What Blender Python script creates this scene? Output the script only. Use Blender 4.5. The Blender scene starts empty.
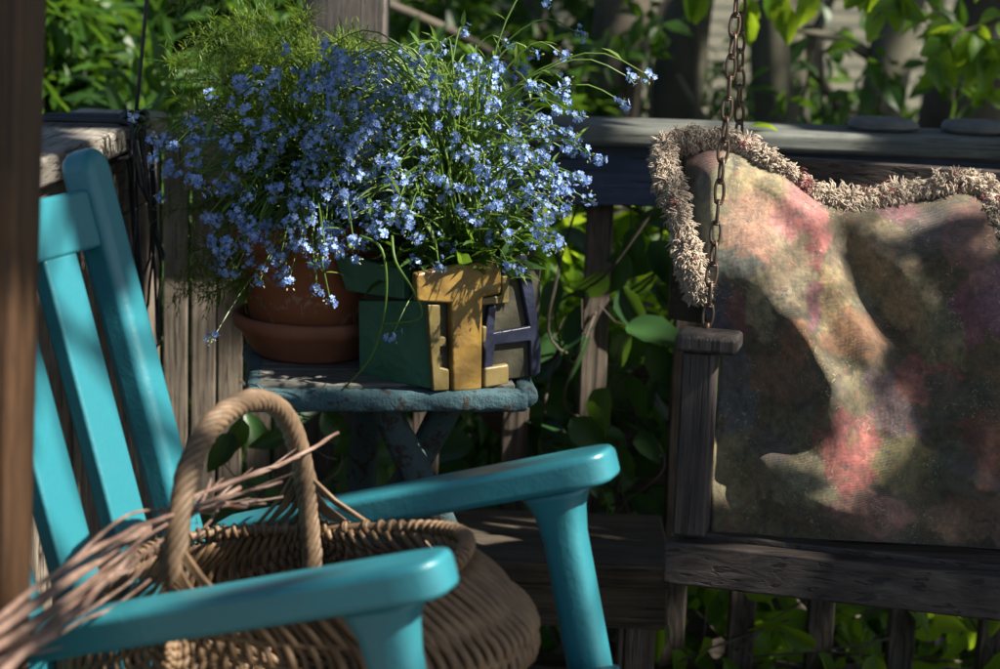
import bpy, bmesh, math, random
from mathutils import Vector as V, noise, Matrix
random.seed(7)
R = random.random
def U(a, b): return random.uniform(a, b)
S = bpy.context.scene
COL = S.collection
rad = math.radians

# ------------------------------------------------------------------ camera
FPX = 2083.0; PITCH = rad(11.8); ROLL = rad(2.0); CAMZ = 1.2
cam_d = bpy.data.cameras.new('camera'); cam = bpy.data.objects.new('camera', cam_d); COL.objects.link(cam)
cam.matrix_world = Matrix.Translation((0, 0, CAMZ)) @ Matrix.Rotation(math.pi/2-PITCH, 4, 'X') @ Matrix.Rotation(ROLL, 4, 'Z')
cam_d.lens = 50; cam_d.sensor_width = 24.0; cam_d.clip_end = 200; cam_d.clip_start = .05
cam_d.dof.use_dof = True; cam_d.dof.focus_distance = 2.58; cam_d.dof.aperture_fstop = 3.4
S.camera = cam
_R3 = (Matrix.Rotation(math.pi/2-PITCH, 3, 'X') @ Matrix.Rotation(ROLL, 3, 'Z'))
def ray(px, py): return _R3 @ V(((px-500)/FPX, -(py-334.5)/FPX, -1))
def P(px, py, Y):
    d = ray(px, py); return V((0, 0, CAMZ)) + d*(Y/d.y)
def PPl(px, py, o, n):                      # where a sight line meets a plane
    d = ray(px, py); c = V((0, 0, CAMZ)); return c + d*((o-c).dot(n)/d.dot(n))
def PZ(px, py, z):
    d = ray(px, py); c = V((0, 0, CAMZ)); return c + d*((z-CAMZ)/d.z)

# ------------------------------------------------------------------ materials
def newmat(name):
    m = bpy.data.materials.new(name); m.use_nodes = True
    nt = m.node_tree; b = nt.nodes['Principled BSDF']; return m, nt, b
def N(nt, t, **k):
    n = nt.nodes.new(t)
    for a, v in k.items():
        if a in n.inputs.keys(): n.inputs[a].default_value = v
        else: setattr(n, a, v)
    return n
def L(nt, a, b): nt.links.new(a, b)
def coords(nt, scale=(1, 1, 1)):
    tc = N(nt, 'ShaderNodeTexCoord'); mp = N(nt, 'ShaderNodeMapping'); mp.inputs['Scale'].default_value = scale
    L(nt, tc.outputs['Object'], mp.inputs['Vector']); return mp.outputs['Vector']
def tex(nt, vec, scale, detail=6, rough=.6, dist=0):
    n = N(nt, 'ShaderNodeTexNoise'); n.inputs['Scale'].default_value = scale; n.inputs['Detail'].default_value = detail
    n.inputs['Roughness'].default_value = rough; n.inputs['Distortion'].default_value = dist
    L(nt, vec, n.inputs['Vector']); return n.outputs['Fac']
def ramp(nt, fac, stops):
    r = N(nt, 'ShaderNodeValToRGB'); e = r.color_ramp.elements
    while len(e) < len(stops): e.new(.5)
    for i, (p, c) in enumerate(stops):
        e[i].position = p; e[i].color = (*c, 1) if len(c) == 3 else c
    L(nt, fac, r.inputs['Fac']); return r.outputs['Color']
def mixc(nt, fac, a, b, mode='MIX'):
    m = N(nt, 'ShaderNodeMix', data_type='RGBA', blend_type=mode)
    if isinstance(fac, (int, float)): m.inputs[0].default_value = fac
    else: L(nt, fac, m.inputs[0])
    for s, v in ((6, a), (7, b)):
        if isinstance(v, tuple): m.inputs[s].default_value = (*v, 1)
        else: L(nt, v, m.inputs[s])
    return m.outputs[2]
def bump(nt, b, h, strength, dist=.002):
    n = N(nt, 'ShaderNodeBump'); n.inputs['Strength'].default_value = strength; n.inputs['Distance'].default_value = dist
    L(nt, h, n.inputs['Height']); L(nt, n.outputs['Normal'], b.inputs['Normal'])

def wood(name, c1, c2, c3, axis='X', rough=.8, bs=.7, grain=1.0):
    m, nt, b = newmat(name)
    st = {'X': (1.2, 26, 26), 'Y': (26, 1.2, 26), 'Z': (26, 26, 1.2)}[axis]
    v = coords(nt, tuple(s*grain for s in st)); g = tex(nt, v, 4, 8, .65, .5)
    v2 = coords(nt); big = tex(nt, v2, 9, 5, .6)
    c = ramp(nt, g, [(.28, c1), (.5, c2), (.74, c3)])
    c = mixc(nt, ramp(nt, big, [(.35, (0, 0, 0)), (.7, (.75, .75, .75))]), c, tuple(.55*x for x in c1))
    crack = ramp(nt, tex(nt, v, 9, 3, .5, .2), [(.36, (.12, .12, .12)), (.42, (1, 1, 1))])
    c = mixc(nt, .75, c, crack, 'MULTIPLY')
    L(nt, c, b.inputs['Base Color']); b.inputs['Roughness'].default_value = rough
    h = mixc(nt, .5, g, crack, 'MULTIPLY'); bump(nt, b, h, bs, .004)
    return m
def paint(name, base, chip, lo=.62, axis=None, rough=.35, bs=.12):
    m, nt, b = newmat(name); v = coords(nt)
    n1 = tex(nt, v, 14, 6, .6); n2 = tex(nt, v, 120, 5, .7); n3 = tex(nt, v, 45, 8, .7, .4)
    c = mixc(nt, n1, base, tuple(x*.84 for x in base))
    c = mixc(nt, ramp(nt, n3, [(lo, (0, 0, 0)), (lo+.04, (1, 1, 1))]), c, chip)
    L(nt, c, b.inputs['Base Color'])
    L(nt, ramp(nt, n1, [(.3, (rough-.06,)*3), (.7, (rough+.16,)*3)]), b.inputs['Roughness'])
    if 'teal' in name: b.inputs['Coat Weight'].default_value = .35; b.inputs['Coat Roughness'].default_value = .4
    bump(nt, b, mixc(nt, .4, n2, n3), bs, .002 if bs < .9 else .008); return m
def leafmat(name, c1, c2, trans=.45, tcol=None, rough=.45, vein=False):
    m, nt, b = newmat(name)
    g = N(nt, 'ShaderNodeNewGeometry')
    c = mixc(nt, g.outputs['Random Per Island'], c1, c2)
    L(nt, c, b.inputs['Base Color']); b.inputs['Roughness'].default_value = rough
    t = N(nt, 'ShaderNodeBsdfTranslucent')
    if tcol: L(nt, mixc(nt, g.outputs['Random Per Island'], tuple(x*.8 for x in tcol), tcol), t.inputs['Color'])
    else: L(nt, c, t.inputs['Color'])
    mx = N(nt, 'ShaderNodeMixShader'); mx.inputs[0].default_value = trans
    out = nt.nodes['Material Output']
    L(nt, b.outputs[0], mx.inputs[1]); L(nt, t.outputs[0], mx.inputs[2]); L(nt, mx.outputs[0], out.inputs['Surface'])
    return m
def plain(name, c, rough=.6, metal=0, var=.25, scale=40, bs=.2, c2=None):
    m, nt, b = newmat(name); v = coords(nt); n = tex(nt, v, scale, 6, .65)
    L(nt, mixc(nt, ramp(nt, n, [(.35, (0, 0, 0)), (.68, (1, 1, 1))]), c, c2 or tuple(x*(1-var) for x in c)), b.inputs['Base Color'])
    b.inputs['Roughness'].default_value = rough; b.inputs['Metallic'].default_value = metal
    if bs:
        if name.endswith('glaze'):
            n = mixc(nt, .8, n, tex(nt, v, 34, 2, .5, .6)); bump(nt, b, n, .35, .012)
        else: bump(nt, b, n, bs, .002)
    return m

WG1, WG2, WG3 = (.05, .037, .027), (.14, .11, .083), (.25, .20, .155)
M = dict(
 fenceZ=wood('fence board wood', (.09, .07, .05), (.22, .18, .135), (.36, .30, .24), 'Z', bs=.8),
 teal=paint('teal paint', (.024, .195, .24), (.09, .13, .12), .665, rough=.33, bs=.6),
 greyX=wood('weathered wood x', WG1, WG2, WG3, 'X'), greyY=wood('weathered wood y', WG1, WG2, WG3, 'Y'), greyZ=wood('weathered wood z', WG1, WG2, WG3, 'Z'),
 sunlitX=wood('sunlit rail wood', (.2, .17, .13), (.36, .31, .25), (.5, .45, .38), 'X', bs=.4),  # sunlit stretch of the rail board, its brightness put into the colour
 shadeX=wood('shaded rail wood', (.05, .068, .105), (.09, .122, .195), (.14, .18, .27), 'X', bs=.4, grain=.8),  # same board in shade, the sky's blue put into the colour
 capX=wood('rail cap wood', (.075, .08, .07), (.14, .15, .13), (.21, .22, .19), 'X', bs=.25),
 capY=wood('rail cap wood y', (.13, .115, .09), (.28, .25, .21), (.42, .38, .32), 'Y', bs=.5),
 postZ=wood('post wood', (.05, .042, .035), (.13, .115, .10), (.2, .18, .16), 'Z', bs=.6),
 brownZ=wood('stained post wood', (.03, .014, .005), (.07, .031, .010), (.115, .055, .02), 'Z', rough=.6, bs=.3),
 swingX=wood('swing wood x', (.022, .016, .014), (.065, .05, .043), (.15, .12, .10), 'X', rough=.6, bs=.8, grain=.6),
 swingZ=wood('swing wood z', (.025, .019, .017), (.065, .053, .048), (.13, .108, .098), 'Z', rough=.6, bs=.8),
 stepX=wood('step wood', (.03, .022, .014), (.085, .064, .042), (.17, .135, .085), 'X', bs=.9),
 standX=wood('stand top wood', (.05, .05, .044), (.14, .14, .125), (.24, .235, .21), 'X', bs=.6),
 bluebark=paint('peeling blue paint', (.05, .115, .135), (.04, .032, .026), .56, rough=.7, bs=1.0),
 legbark=paint('peeling grey blue paint', (.05, .09, .095), (.035, .028, .022), .53, rough=.85, bs=1.0),
 terra=paint('terracotta pot', (.27, .085, .03), (.31, .17, .10), .57, rough=.8, bs=.3),
 terra2=plain('terracotta saucer', (.27, .10, .05), .7, 0, .3, 12, .1, (.20, .07, .035)),
 soil=plain('soil', (.03, .02, .012), .95, 0, .5, 60, 1),
 glazeG=plain('green glaze', (.03, .125, .065), .3, 0, .5, 16, .25, (.06, .17, .11)),
 glazeY=plain('ochre glaze', (.25, .155, .033), .38, 0, .4, 26, .45, (.13, .075, .025)),
 glazeO=plain('olive glaze', (.13, .10, .03), .45, 0, .5, 22, .5, (.19, .14, .055)),
 glazeN=plain('navy glaze', (.014, .017, .036), .36, 0, .4, 20, .4, (.03, .036, .065)),
 clay=plain('dark raw clay', (.035, .032, .022), .8, 0, .5, 60, .8, (.06, .055, .03)),
 reed=plain('basket reed', (.23, .145, .075), .55, 0, .4, 30, .4, (.12, .07, .036)),
 reedL=plain('handle reed', (.21, .138, .08), .6, 0, .4, 60, .5, (.10, .064, .036)),
 bark=plain('stick bark', (.12, .065, .048), .42, 0, .4, 34, .4, (.30, .21, .165)),
 iron=plain('rusty iron', (.11, .09, .075), .45, .75, .5, 90, .4, (.13, .075, .045)),
 cord=plain('black cord', (.03, .033, .04), .6, 0, .4, 60, .3),
 slate=plain('slate', (.10, .10, .095), .75, 0, .5, 25, .6, (.17, .17, .15)),
 trunk=plain('tree bark', (.10, .085, .06), .9, 0, .5, 14, 1, (.045, .038, .028)),
 trunkG=plain('mossy tree bark', (.13, .12, .085), .9, 0, .4, 10, 1, (.075, .075, .045)),
 siding=plain('cream siding', (.5, .47, .38), .6, 0, .15, 5, .1),
 ground=plain('garden soil', (.045, .04, .022), .95, 0, .6, 5, 1, (.03, .05, .012)),
 deckX=wood('deck boards', WG1, WG2, WG3, 'X'),
 fringe=plain('shag yarn', (.50, .42, .33), .9, 0, .35, 60, .3, (.36, .285, .225)),
 fringeR=plain('maroon yarn', (.26, .09, .085), .9, 0, .4, 60, .3),
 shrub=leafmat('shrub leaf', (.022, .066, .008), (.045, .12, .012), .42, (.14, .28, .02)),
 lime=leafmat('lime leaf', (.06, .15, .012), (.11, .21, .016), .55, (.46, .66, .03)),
 vine=leafmat('vine leaf', (.025, .08, .022), (.045, .12, .03), .3, (.13, .25, .02)),
 canopy=leafmat('canopy leaf', (.02, .05, .01), (.03, .07, .012), .06),
 fern=leafmat('fern leaf', (.06, .14, .025), (.12, .20, .03), .5, (.38, .48, .06)),
 stem=leafmat('flower stem', (.09, .18, .035), (.16, .26, .055), .35, (.32, .46, .08)),
 fleaf=leafmat('flower foliage', (.025, .07, .015), (.05, .11, .02), .4, (.2, .36, .03)),
 petal=leafmat('blue petal', (.12, .25, .62), (.35, .50, .88), .3, (.25, .4, .8), .55),
 eye=plain('flower eye', (.75, .6, .12), .6, 0, .1, 50, 0),
 bud=plain('flower bud', (.28, .3, .16), .6, 0, .3, 80, 0),
 mauve=leafmat('mauve petal', (.4, .16, .5), (.55, .25, .62), .3),
)

# ------------------------------------------------------------------ mesh builder
def frame(d):
    d = d.normalized(); a = V((0, 0, 1)) if abs(d.z) < .9 else V((1, 0, 0))
    x = d.cross(a).normalized(); return x, d.cross(x).normalized()
class MB:
    def __init__(s): s.v = []; s.f = []; s.m = []
    def add(s, vs, fs, mi=0):
        o = len(s.v); s.v.extend(vs)
        for f in fs: s.f.append([i+o for i in f]); s.m.append(mi)
    def box(s, c, ax, ay, az, mi=0):        # centre and three half-extent vectors
        vs = [c+ax*i+ay*j+az*k for i in (-1, 1) for j in (-1, 1) for k in (-1, 1)]
        fl = [(0, 1, 3, 2), (4, 6, 7, 5), (0, 4, 5, 1), (2, 3, 7, 6), (0, 2, 6, 4), (1, 5, 7, 3)]
        if ax.cross(ay).dot(az) < 0: fl = [f[::-1] for f in fl]
        s.add(vs, fl, mi)
    def bx(s, x0, x1, y0, y1, z0, z1, mi=0):
        s.box(V(((x0+x1)/2, (y0+y1)/2, (z0+z1)/2)), V(((x1-x0)/2, 0, 0)), V((0, (y1-y0)/2, 0)), V((0, 0, (z1-z0)/2)), mi)
    def rings(s, rs, closed=False, caps=True, mi=0):
        n = len(rs[0]); o = len(s.v)
        for r in rs: s.v.extend(r)
        k = len(rs)
        for i in range(k if closed else k-1):
            for j in range(n):
                a = o+i*n; b = o+((i+1) % k)*n
                s.f.append([a+j, a+(j+1) % n, b+(j+1) % n, b+j]); s.m.append(mi)
        if caps and not closed:
            s.f.append([o+j for j in range(n)][::-1]); s.m.append(mi)
            s.f.append([o+(k-1)*n+j for j in range(n)]); s.m.append(mi)
    def tube(s, pts, r, n=6, closed=False, mi=0, caps=True, flat=1.0):
        k = len(pts); rs = []; x = None
        for i, p in enumerate(pts):
            if closed: t = pts[(i+1) % k]-pts[i-1]
            else: t = pts[min(i+1, k-1)]-pts[max(i-1, 0)]
            if t.length < 1e-9: t = V((0, 0, 1))
            t.normalize()
            if x is None: x = frame(t)[0]
            else:
                x = x-t*x.dot(t)
                x = x.normalized() if x.length > 1e-6 else frame(t)[0]
            y = t.cross(x); q = r[i] if isinstance(r, (list, tuple)) else r
            rs.append([p+x*math.cos(a)*q+y*math.sin(a)*q*flat for a in [2*math.pi*j/n for j in range(n)]])
        s.rings(rs, closed, caps, mi)
    def lathe(s, c, prof, n=48, mi=0):
        rs = [[c+V((r*math.cos(a), r*math.sin(a), z)) for a in [2*math.pi*j/n for j in range(n)]] for r, z in prof]
        s.rings(rs, False, False, mi)
    def prism(s, pts, d, mi=0):             # planar outline pushed along d
        n = len(pts); nn = V((0, 0, 0))
        for i in range(n): nn += pts[i].cross(pts[(i+1) % n])
        if nn.dot(d) < 0: pts = pts[::-1]
        vs = list(pts)+[p+d for p in pts]
        s.add(vs, [list(range(n))[::-1], list(range(n, 2*n))]+[[i, (i+1) % n, n+(i+1) % n, n+i] for i in range(n)], mi)
    def leaf(s, p, d, up, l, w, fold=.25, mi=0, curl=.15):
        d = d.normalized(); x = d.cross(up)
        if x.length < 1e-4: x = frame(d)[0]
        x.normalize(); n = x.cross(d)
        a = p; m1 = p+d*l*.35-n*l*curl*.2; m2 = p+d*l*.7-n*l*curl*.6; t = p+d*l-n*l*curl*1.3
        e = n*w*fold
        s.add([a, m1, m2, t, m1+x*w*.5+e, m2+x*w*.36+e, m1-x*w*.5+e, m2-x*w*.36+e],
              [(0, 1, 4), (1, 2, 5, 4), (2, 3, 5), (0, 6, 1), (1, 6, 7, 2), (2, 7, 3)], mi)
    def leaf_hi(s, p, d, up, l, w, fold=.2, curl=.3):
        d = d.normalized(); x = d.cross(up)
        if x.length < 1e-4: x = frame(d)[0]
        x.normalize(); n = x.cross(d); tw = U(-.5, .5); cb = U(-.15, .15); vs = []
        ks = (0, .06, .16, .3, .46, .62, .76, .88, .96, 1)
        ws = (.03, .42, .78, .98, 1, .86, .62, .34, .13, .0)
        for t, q in zip(ks, ws):
            c = p+d*l*t-n*l*curl*t*t+x*l*cb*t*t; e = x*math.cos(tw*t)+n*math.sin(tw*t); h = n*w*fold*q
            wob = 1+.06*math.sin(t*19+tw*9); vs += [c-e*w*.5*q*wob+h, c-e*w*.25*q+h*.35, c, c+e*w*.25*q+h*.35, c+e*w*.5*q*wob+h]
        s.add(vs, [(5*i+j, 5*i+j+1, 5*i+j+6, 5*i+j+5) for i in range(9) for j in range(4)])
    def build(s, name, mats, parent=None, smooth=False, bevel=0, seg=3, sub=0, origin=None):
        me = bpy.data.meshes.new(name)
        if parent is not None: o0 = parent['_w'].copy() if False else ORG[parent.name]
        elif origin is not None: o0 = origin
        else:
            xs = [v.x for v in s.v]; ys = [v.y for v in s.v]; zs = [v.z for v in s.v]
            o0 = V(((min(xs)+max(xs))/2, (min(ys)+max(ys))/2, min(zs)))
        me.from_pydata([v-o0 for v in s.v], [], s.f)
        if not isinstance(mats, (list, tuple)): mats = [mats]
        for m in mats: me.materials.append(m)
        if len(mats) > 1: me.polygons.foreach_set('material_index', s.m)
        if smooth or bevel: me.polygons.foreach_set('use_smooth', [True]*len(me.polygons))
        me.update()
        o = bpy.data.objects.new(name, me); COL.objects.link(o)
        if parent is not None:
            o.parent = parent; ORG[o.name] = o0
        else:
            o.location = o0; ORG[o.name] = o0
        if bevel:
            b = o.modifiers.new('bevel', 'BEVEL'); b.width = bevel; b.segments = seg; b.limit_method = 'ANGLE'; b.angle_limit = rad(35); b.harden_normals = True
        if sub:
            b = o.modifiers.new('sub', 'SUBSURF'); b.levels = sub; b.render_levels = sub
        return o
ORG = {}
def tag(o, label, cat, group=None, kind=None):
    if label: o['label'] = label
    if cat: o['category'] = cat
    if group: o['group'] = group
    if kind: o['kind'] = kind
    return o
def thing(name, loc, label, cat, group=None):
    o = bpy.data.objects.new(name, None); COL.objects.link(o); o.location = loc; o.empty_display_size = .05
    ORG[o.name] = V(loc); return tag(o, label, cat, group)
def copy_part(src, parent, off):
    c = src.copy(); COL.objects.link(c); c.parent = parent; c.location = V(src.location)+V(off); return c
def poly(pts, t):                           # point along a polyline (Catmull-Rom), t in 0..1
    n = len(pts)-1; f = min(max(t, 0), .99999)*n; i = int(f); f -= i
    p0 = pts[max(i-1, 0)]; p1 = pts[i]; p2 = pts[i+1]; p3 = pts[min(i+2, n)]
    return .5*((2*p1)+(p2-p0)*f+(2*p0-5*p1+4*p2-p3)*f*f+(3*p1-p0-3*p2+p3)*f**3)
def lerp1(tab, x):
    if x <= tab[0][0]: return tab[0][1]
    for (a, b), (c, d) in zip(tab, tab[1:]):
        if x <= c: return b+(d-b)*(x-a)/(c-a)
    return tab[-1][1]
def rdir():
    while True:
        v = V((U(-1, 1), U(-1, 1), U(-1, 1)))
        if .05 < v.length < 1: return v.normalized()
X, Y_, Z = V((1, 0, 0)), V((0, 1, 0)), V((0, 0, 1))

# ------------------------------------------------------------------ light
SUN = V((.66, -.25, .74)).normalized()      # direction towards the sun
w = bpy.data.worlds.new('World'); S.world = w; w.use_nodes = True
nt = w.node_tree; bg = nt.nodes['Background']; sky = nt.nodes.new('ShaderNodeTexSky'); sky.sky_type = 'NISHITA'; sky.sun_disc = False
sky.sun_elevation = math.asin(SUN.z); sky.sun_rotation = math.atan2(SUN.x, SUN.y)
nt.links.new(sky.outputs[0], bg.inputs[0]); bg.inputs[1].default_value = .055
sd = bpy.data.lights.new('sun', 'SUN'); sd.energy = 5.0; sd.angle = rad(.8); sd.color = (1, .93, .82)
so = bpy.data.objects.new('sun', sd); COL.objects.link(so); so.rotation_euler = (-SUN).to_track_quat('-Z', 'Y').to_euler()
so.location = (3, 0, 6)
S.view_settings.view_transform = 'Standard'; S.view_settings.look = 'None'; S.view_settings.exposure = 1.3; S.view_settings.gamma = 1
S.cycles.max_bounces = 6; S.cycles.diffuse_bounces = 3; S.cycles.transmission_bounces = 3; S.cycles.transparent_max_bounces = 4
S.cycles.use_denoising = True

# ------------------------------------------------------------------ ground and deck
def sheet(name, x0, x1, y0, y1, z, nx, ny, amp, mat, **k):
    m = MB(); m.v = [V((x0+(x1-x0)*i/nx, y0+(y1-y0)*j/ny, z+amp*noise.noise(V((i*.37, j*.37, 3))))) for j in range(ny+1) for i in range(nx+1)]
    m.f = [[j*(nx+1)+i, j*(nx+1)+i+1, (j+1)*(nx+1)+i+1, (j+1)*(nx+1)+i] for j in range(ny) for i in range(nx)]
    o = m.build(name, mat, smooth=True, origin=V((0, 0, 0))); o['kind'] = 'structure'; return o
sheet('ground', -60, 60, -40, 90, -.45, 40, 40, .12, M['ground'])
m = MB()
for i in range(26):
    y = 3.16-i*.145; m.bx(-1.6, 3.0, y-.138, y, -.035, 0)
o = m.build('deck_floor', M['deckX'], bevel=.004); o['kind'] = 'structure'

# ------------------------------------------------------------------ pergola (two of its posts are in view)
pg = thing('pergola', (-.27, 3.4, 0), 'tall wooden pergola with a grey post behind the flowers and a brown post in front', 'pergola')
m = MB(); m.bx(-.332, -.20, 3.345, 3.475, -.4, 2.42); post0 = m.build('post', M['postZ'], pg, bevel=.006); post0['label'] = 'grey weathered corner post behind the flowers'
lp0, lp1 = P(36, 0, 1.70), P(20, 620, 1.70)
dd = (lp0-lp1).normalized(); top = lp1+dd*((2.42-lp1.z)/dd.z); bot = lp1+dd*((0-lp1.z)/dd.z)
m = MB(); xo = V((-.045, 0, 0)); m.box((top+bot)/2+xo, V((.045, 0, 0)), V((0, .045, 0)), (top-bot)/2)
o = m.build('post', M['brownZ'], pg, bevel=.008); o['label'] = 'brown stained post close to the camera at the left edge'
m = MB(); m.bx(2.3, 2.41, 3.345, 3.455, -.4, 2.42); m2 = m.build('post', M['postZ'], pg, bevel=.006)
m = MB(); m.bx(2.3, 2.41, .7, .81, 0, 2.42); m.build('post', M['postZ'], pg, bevel=.006)
m = MB(); m.bx(-.9, 3.0, 3.35, 3.45, 2.422, 2.57); m.build('beam', M['greyX'], pg, bevel=.006)
m = MB(); m.bx(2.31, 2.40, .2, 3.345, 2.422, 2.57); m.build('beam', M['greyY'], pg, bevel=.006)

# ------------------------------------------------------------------ back railing
rl = thing('railing', (.5, 3.26, -.1), 'long weathered railing with board tinted blue grey for shade behind the swing', 'railing')
m = MB(); m.bx(-.50, 2.28, 3.175, 3.335, .834, .866); o = m.build('cap', M['capX'], rl, bevel=.011)
m = MB(); m.bx(-.212+.06, 2.28, 3.225, 3.258, .738, .832); m.build('top_board', M['shadeX'], rl, bevel=.003)
m = MB(); m.bx(-.50, -.152-.004, 3.225, 3.258, .738, .832); o = m.build('top_board', M['sunlitX'], rl, bevel=.003); o['label'] = 'board coloured pale as if sunlit behind the feathery plant'
m = MB(); m.bx(-.50, 2.28, 3.30, 3.33, -.12, -.04); m.build('bottom_board', M['greyX'], rl, bevel=.003)
base = None
xs = [-.115, .03, .152, .30, .415, .545, .68, .83, .98, 1.13, 1.28, 1.43]
for i, x in enumerate(xs):
    if base is None:
        m = MB(); m.bx(x-.021, x+.021, 3.262, 3.298, -.14, .83); base = m.build('picket', M['greyZ'], rl, bevel=.003); x0 = x
    else: copy_part(base, rl, (x-x0, U(-.001, .001), U(-.01, 0)))
for i, x in enumerate([-.565, -.52, -.475, -.432, -.385, -.34]):
    m = MB(); m.bx(x-.0195, x+.0195, 3.262, 3.29, -.14, .83+U(-.01, 0)); m.build('picket', M['fenceZ'], rl, bevel=.003)
# lattice brace strips low behind the railing
lt = thing('lattice', (.3, 3.42, -.3), 'dark diagonal lattice strips behind the railing', 'lattice')
for k in range(3):
    for sg, yy in ((1, 3.40), (-1, 3.424)):
        m = MB(); x = -.02+k*.2; c = V((x, yy, .16)); d = V((sg*.707, 0, .707)); m.box(c, d*.42, V((0, .006, 0)), d.cross(Y_)*.018)
        m.build('strip', M['greyX'], lt, bevel=.002)
# left railing, running towards the camera
def LR(y, off=0): return -.535-.09*(3-y)+off
lr = thing('railing', (-.6, 2.3, -.1), 'weathered side railing at left with cord tied around its cap', 'railing')
m = MB()
a, b_ = V((LR(3.172)-.065, 3.172, .848)), V((LR(1.2)-.065, 1.2, .848))
d = (b_-a); dn = d.normalized(); sx = dn.cross(Z).normalized()
m.box((a+b_)/2, d/2, sx*.07, V((0, 0, .019))); m.build('cap', M['capY'], lr, bevel=.008)
m = MB(); m.box((a+b_)/2+V((.035, 0, -.068)), d/2*.998, sx*.016, V((0, 0, .045))); m.build('top_board', M['greyY'], lr, bevel=.003)
base = None
for i in range(26):
    y = 3.13-i*.088; p = V((LR(y)-.024, y, .30))
    if base is None:
        m = MB(); m.box(p, dn*.033, sx*.010, V((0, 0, .43))); base = m.build('picket', M['fenceZ'], lr, bevel=.003); p0 = p
    else: copy_part(base, lr, p-p0)

# ------------------------------------------------------------------ slate pieces, fallen leaf on the cap
def slate(cx, cy, w, dep, h, label):
    m = MB(); n = 18; rs = []
    for k, (sc, z) in enumerate(((.9, 0), (1, h*.35), (.97, h*.75), (.86, h))):
        rs.append([V((cx+w*sc*math.cos(a)*(1+.13*noise.noise(V((a*1.3+cx*9, k*.3, 1)))), cy+dep*sc*math.sin(a)*(1+.2*noise.noise(V((a*1.7+cx*5, k*.4, 5)))), .8665+z+.2*h*noise.noise(V((a, k, cx))))) for a in [2*math.pi*j/n for j in range(n)]])
    m.rings(rs); tag(m.build('slate_piece', M['slate'], smooth=False, bevel=.002), label, 'stone', 'slate pieces on the railing')
p = PZ(885, 131, .867); slate(p.x, 3.27, .056, .05, .016, 'flat grey slate piece on the railing cap, left of two')
p = PZ(975, 135, .867); slate(p.x+.01, 3.27, .058, .05, .017, 'flat grey slate piece on the railing cap at the right edge')
m = MB(); p = PZ(752, 131, .869); m.leaf(p+V((0, .03, .004)), V((1, .15, .05)), Z, .045, .026, .25)
tag(m.build('fallen_leaf', M['lime']), 'single yellow-green leaf lying on the railing cap behind the chains', 'leaf')

# ------------------------------------------------------------------ cord on the left railing
m = MB()
cy = 2.95; cx = LR(cy)
for k in range(6):
    yy = cy+.012*k-.02; xx = LR(yy); o_ = .004*k
    c = V((xx-.065, yy, .848)); hx, hz = .078, .027
    loop = []
    for j in range(28):
        a = 2*math.pi*j/28; ca, sa = math.cos(a), math.sin(a)
        loop.append(c+V((math.copysign(abs(ca)**.35, ca)*hx, .012*math.sin(a*2+k)+.004*ca*k, math.copysign(abs(sa)**.35, sa)*hz)))
    m.tube(loop, .0036, 6, True)
for k in range(7):
    x0 = LR(cy)+.014; pts = []
    ln = U(.18, .4); y0 = cy+U(-.03, .05)
    for j in range(15):
        t = j/14; pts.append(V((x0+.02*math.sin(t*3+k)+U(-.003, .003)+.015*math.sin(t*math.pi), y0+.05*math.sin(t*math.pi*2+k)*t, .85-ln*math.sin(t*math.pi)*(1 if k % 2 else .8))))
    m.tube(pts, .0022, 5)
ctop = P(172, -60, 2.97); ctop = V((-.415, 2.99, 2.42))
kn = V((LR(cy)+.008, cy+.02, .868))
m.tube([kn+(ctop-kn)*t+V((.004*math.sin(t*9), 0, 0)) for t in [i/20 for i in range(21)]], .003, 6)
for k in range(3): m.tube([kn+V((.018*math.cos(a+k), .016*math.sin(a+k*2), .006+.012*math.sin(a*2+k))) for a in [j*.4 for j in range(16)]], .0036, 6, True)
tag(m.build('cord', M['cord'], smooth=True), 'black cord knotted around the left railing cap with loops hanging down', 'cord')

# ------------------------------------------------------------------ wooden step under the railing
st = thing('wooden_step', (.06, 2.99, 0), 'low dark weathered wooden step below the railing', 'step')
for k in range(2):
    y0 = 2.87+k*.132; m = MB(); m.bx(-.36, .262, y0, y0+.128, .232, .268); m.build('tread', M['stepX'], st, bevel=.006)
m = MB(); m.bx(-.355, .257, 2.885, 2.92, .165, .230); m.build('apron', M['stepX'], st, bevel=.004)
for x in (-.33, .22):
    for y in (2.925, 3.085):
        m = MB(); m.bx(x-.02, x+.025, y-.004, y+.04, 0, .23); m.build('leg', M['greyZ'], st, bevel=.003)

# ------------------------------------------------------------------ rustic plant stand
A0, A1 = P(246, 387, 2.55), P(530, 386, 2.60); A1.z = A0.z = .578
fx = (A1-A0).normalized(); fy = Z.cross(fx).normalized(); SL = (A1-A0).length; ZT = .588
ps = thing('plant_stand', ((A0+A1)/2).to_tuple()[:2]+(0,), 'rustic blue painted branch plant stand holding both pots', 'plant stand')
def log(a, b, r, seed, n=14, k=18, amp=.18):
    m = MB(); d = (b-a); x, y = frame(d); rs = []
    for i in range(k):
        t = i/(k-1); c = a+d*t+x*.006*noise.noise(V((t*3, seed, 0)))*2.2*r/.02+y*.006*noise.noise(V((t*3, seed, 9)))*2.2*r/.02
        e = .8 if i in (0, k-1) else 1
        rs.append([c+(x*math.cos(q)+y*math.sin(q))*r*e*(1+amp*noise.noise(V((math.cos(q)*1.6+seed, math.sin(q)*1.6, t*7)))) for q in [2*math.pi*j/n for j in range(n)]])
    m.rings(rs); return m
m = MB(); rs = []
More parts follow.
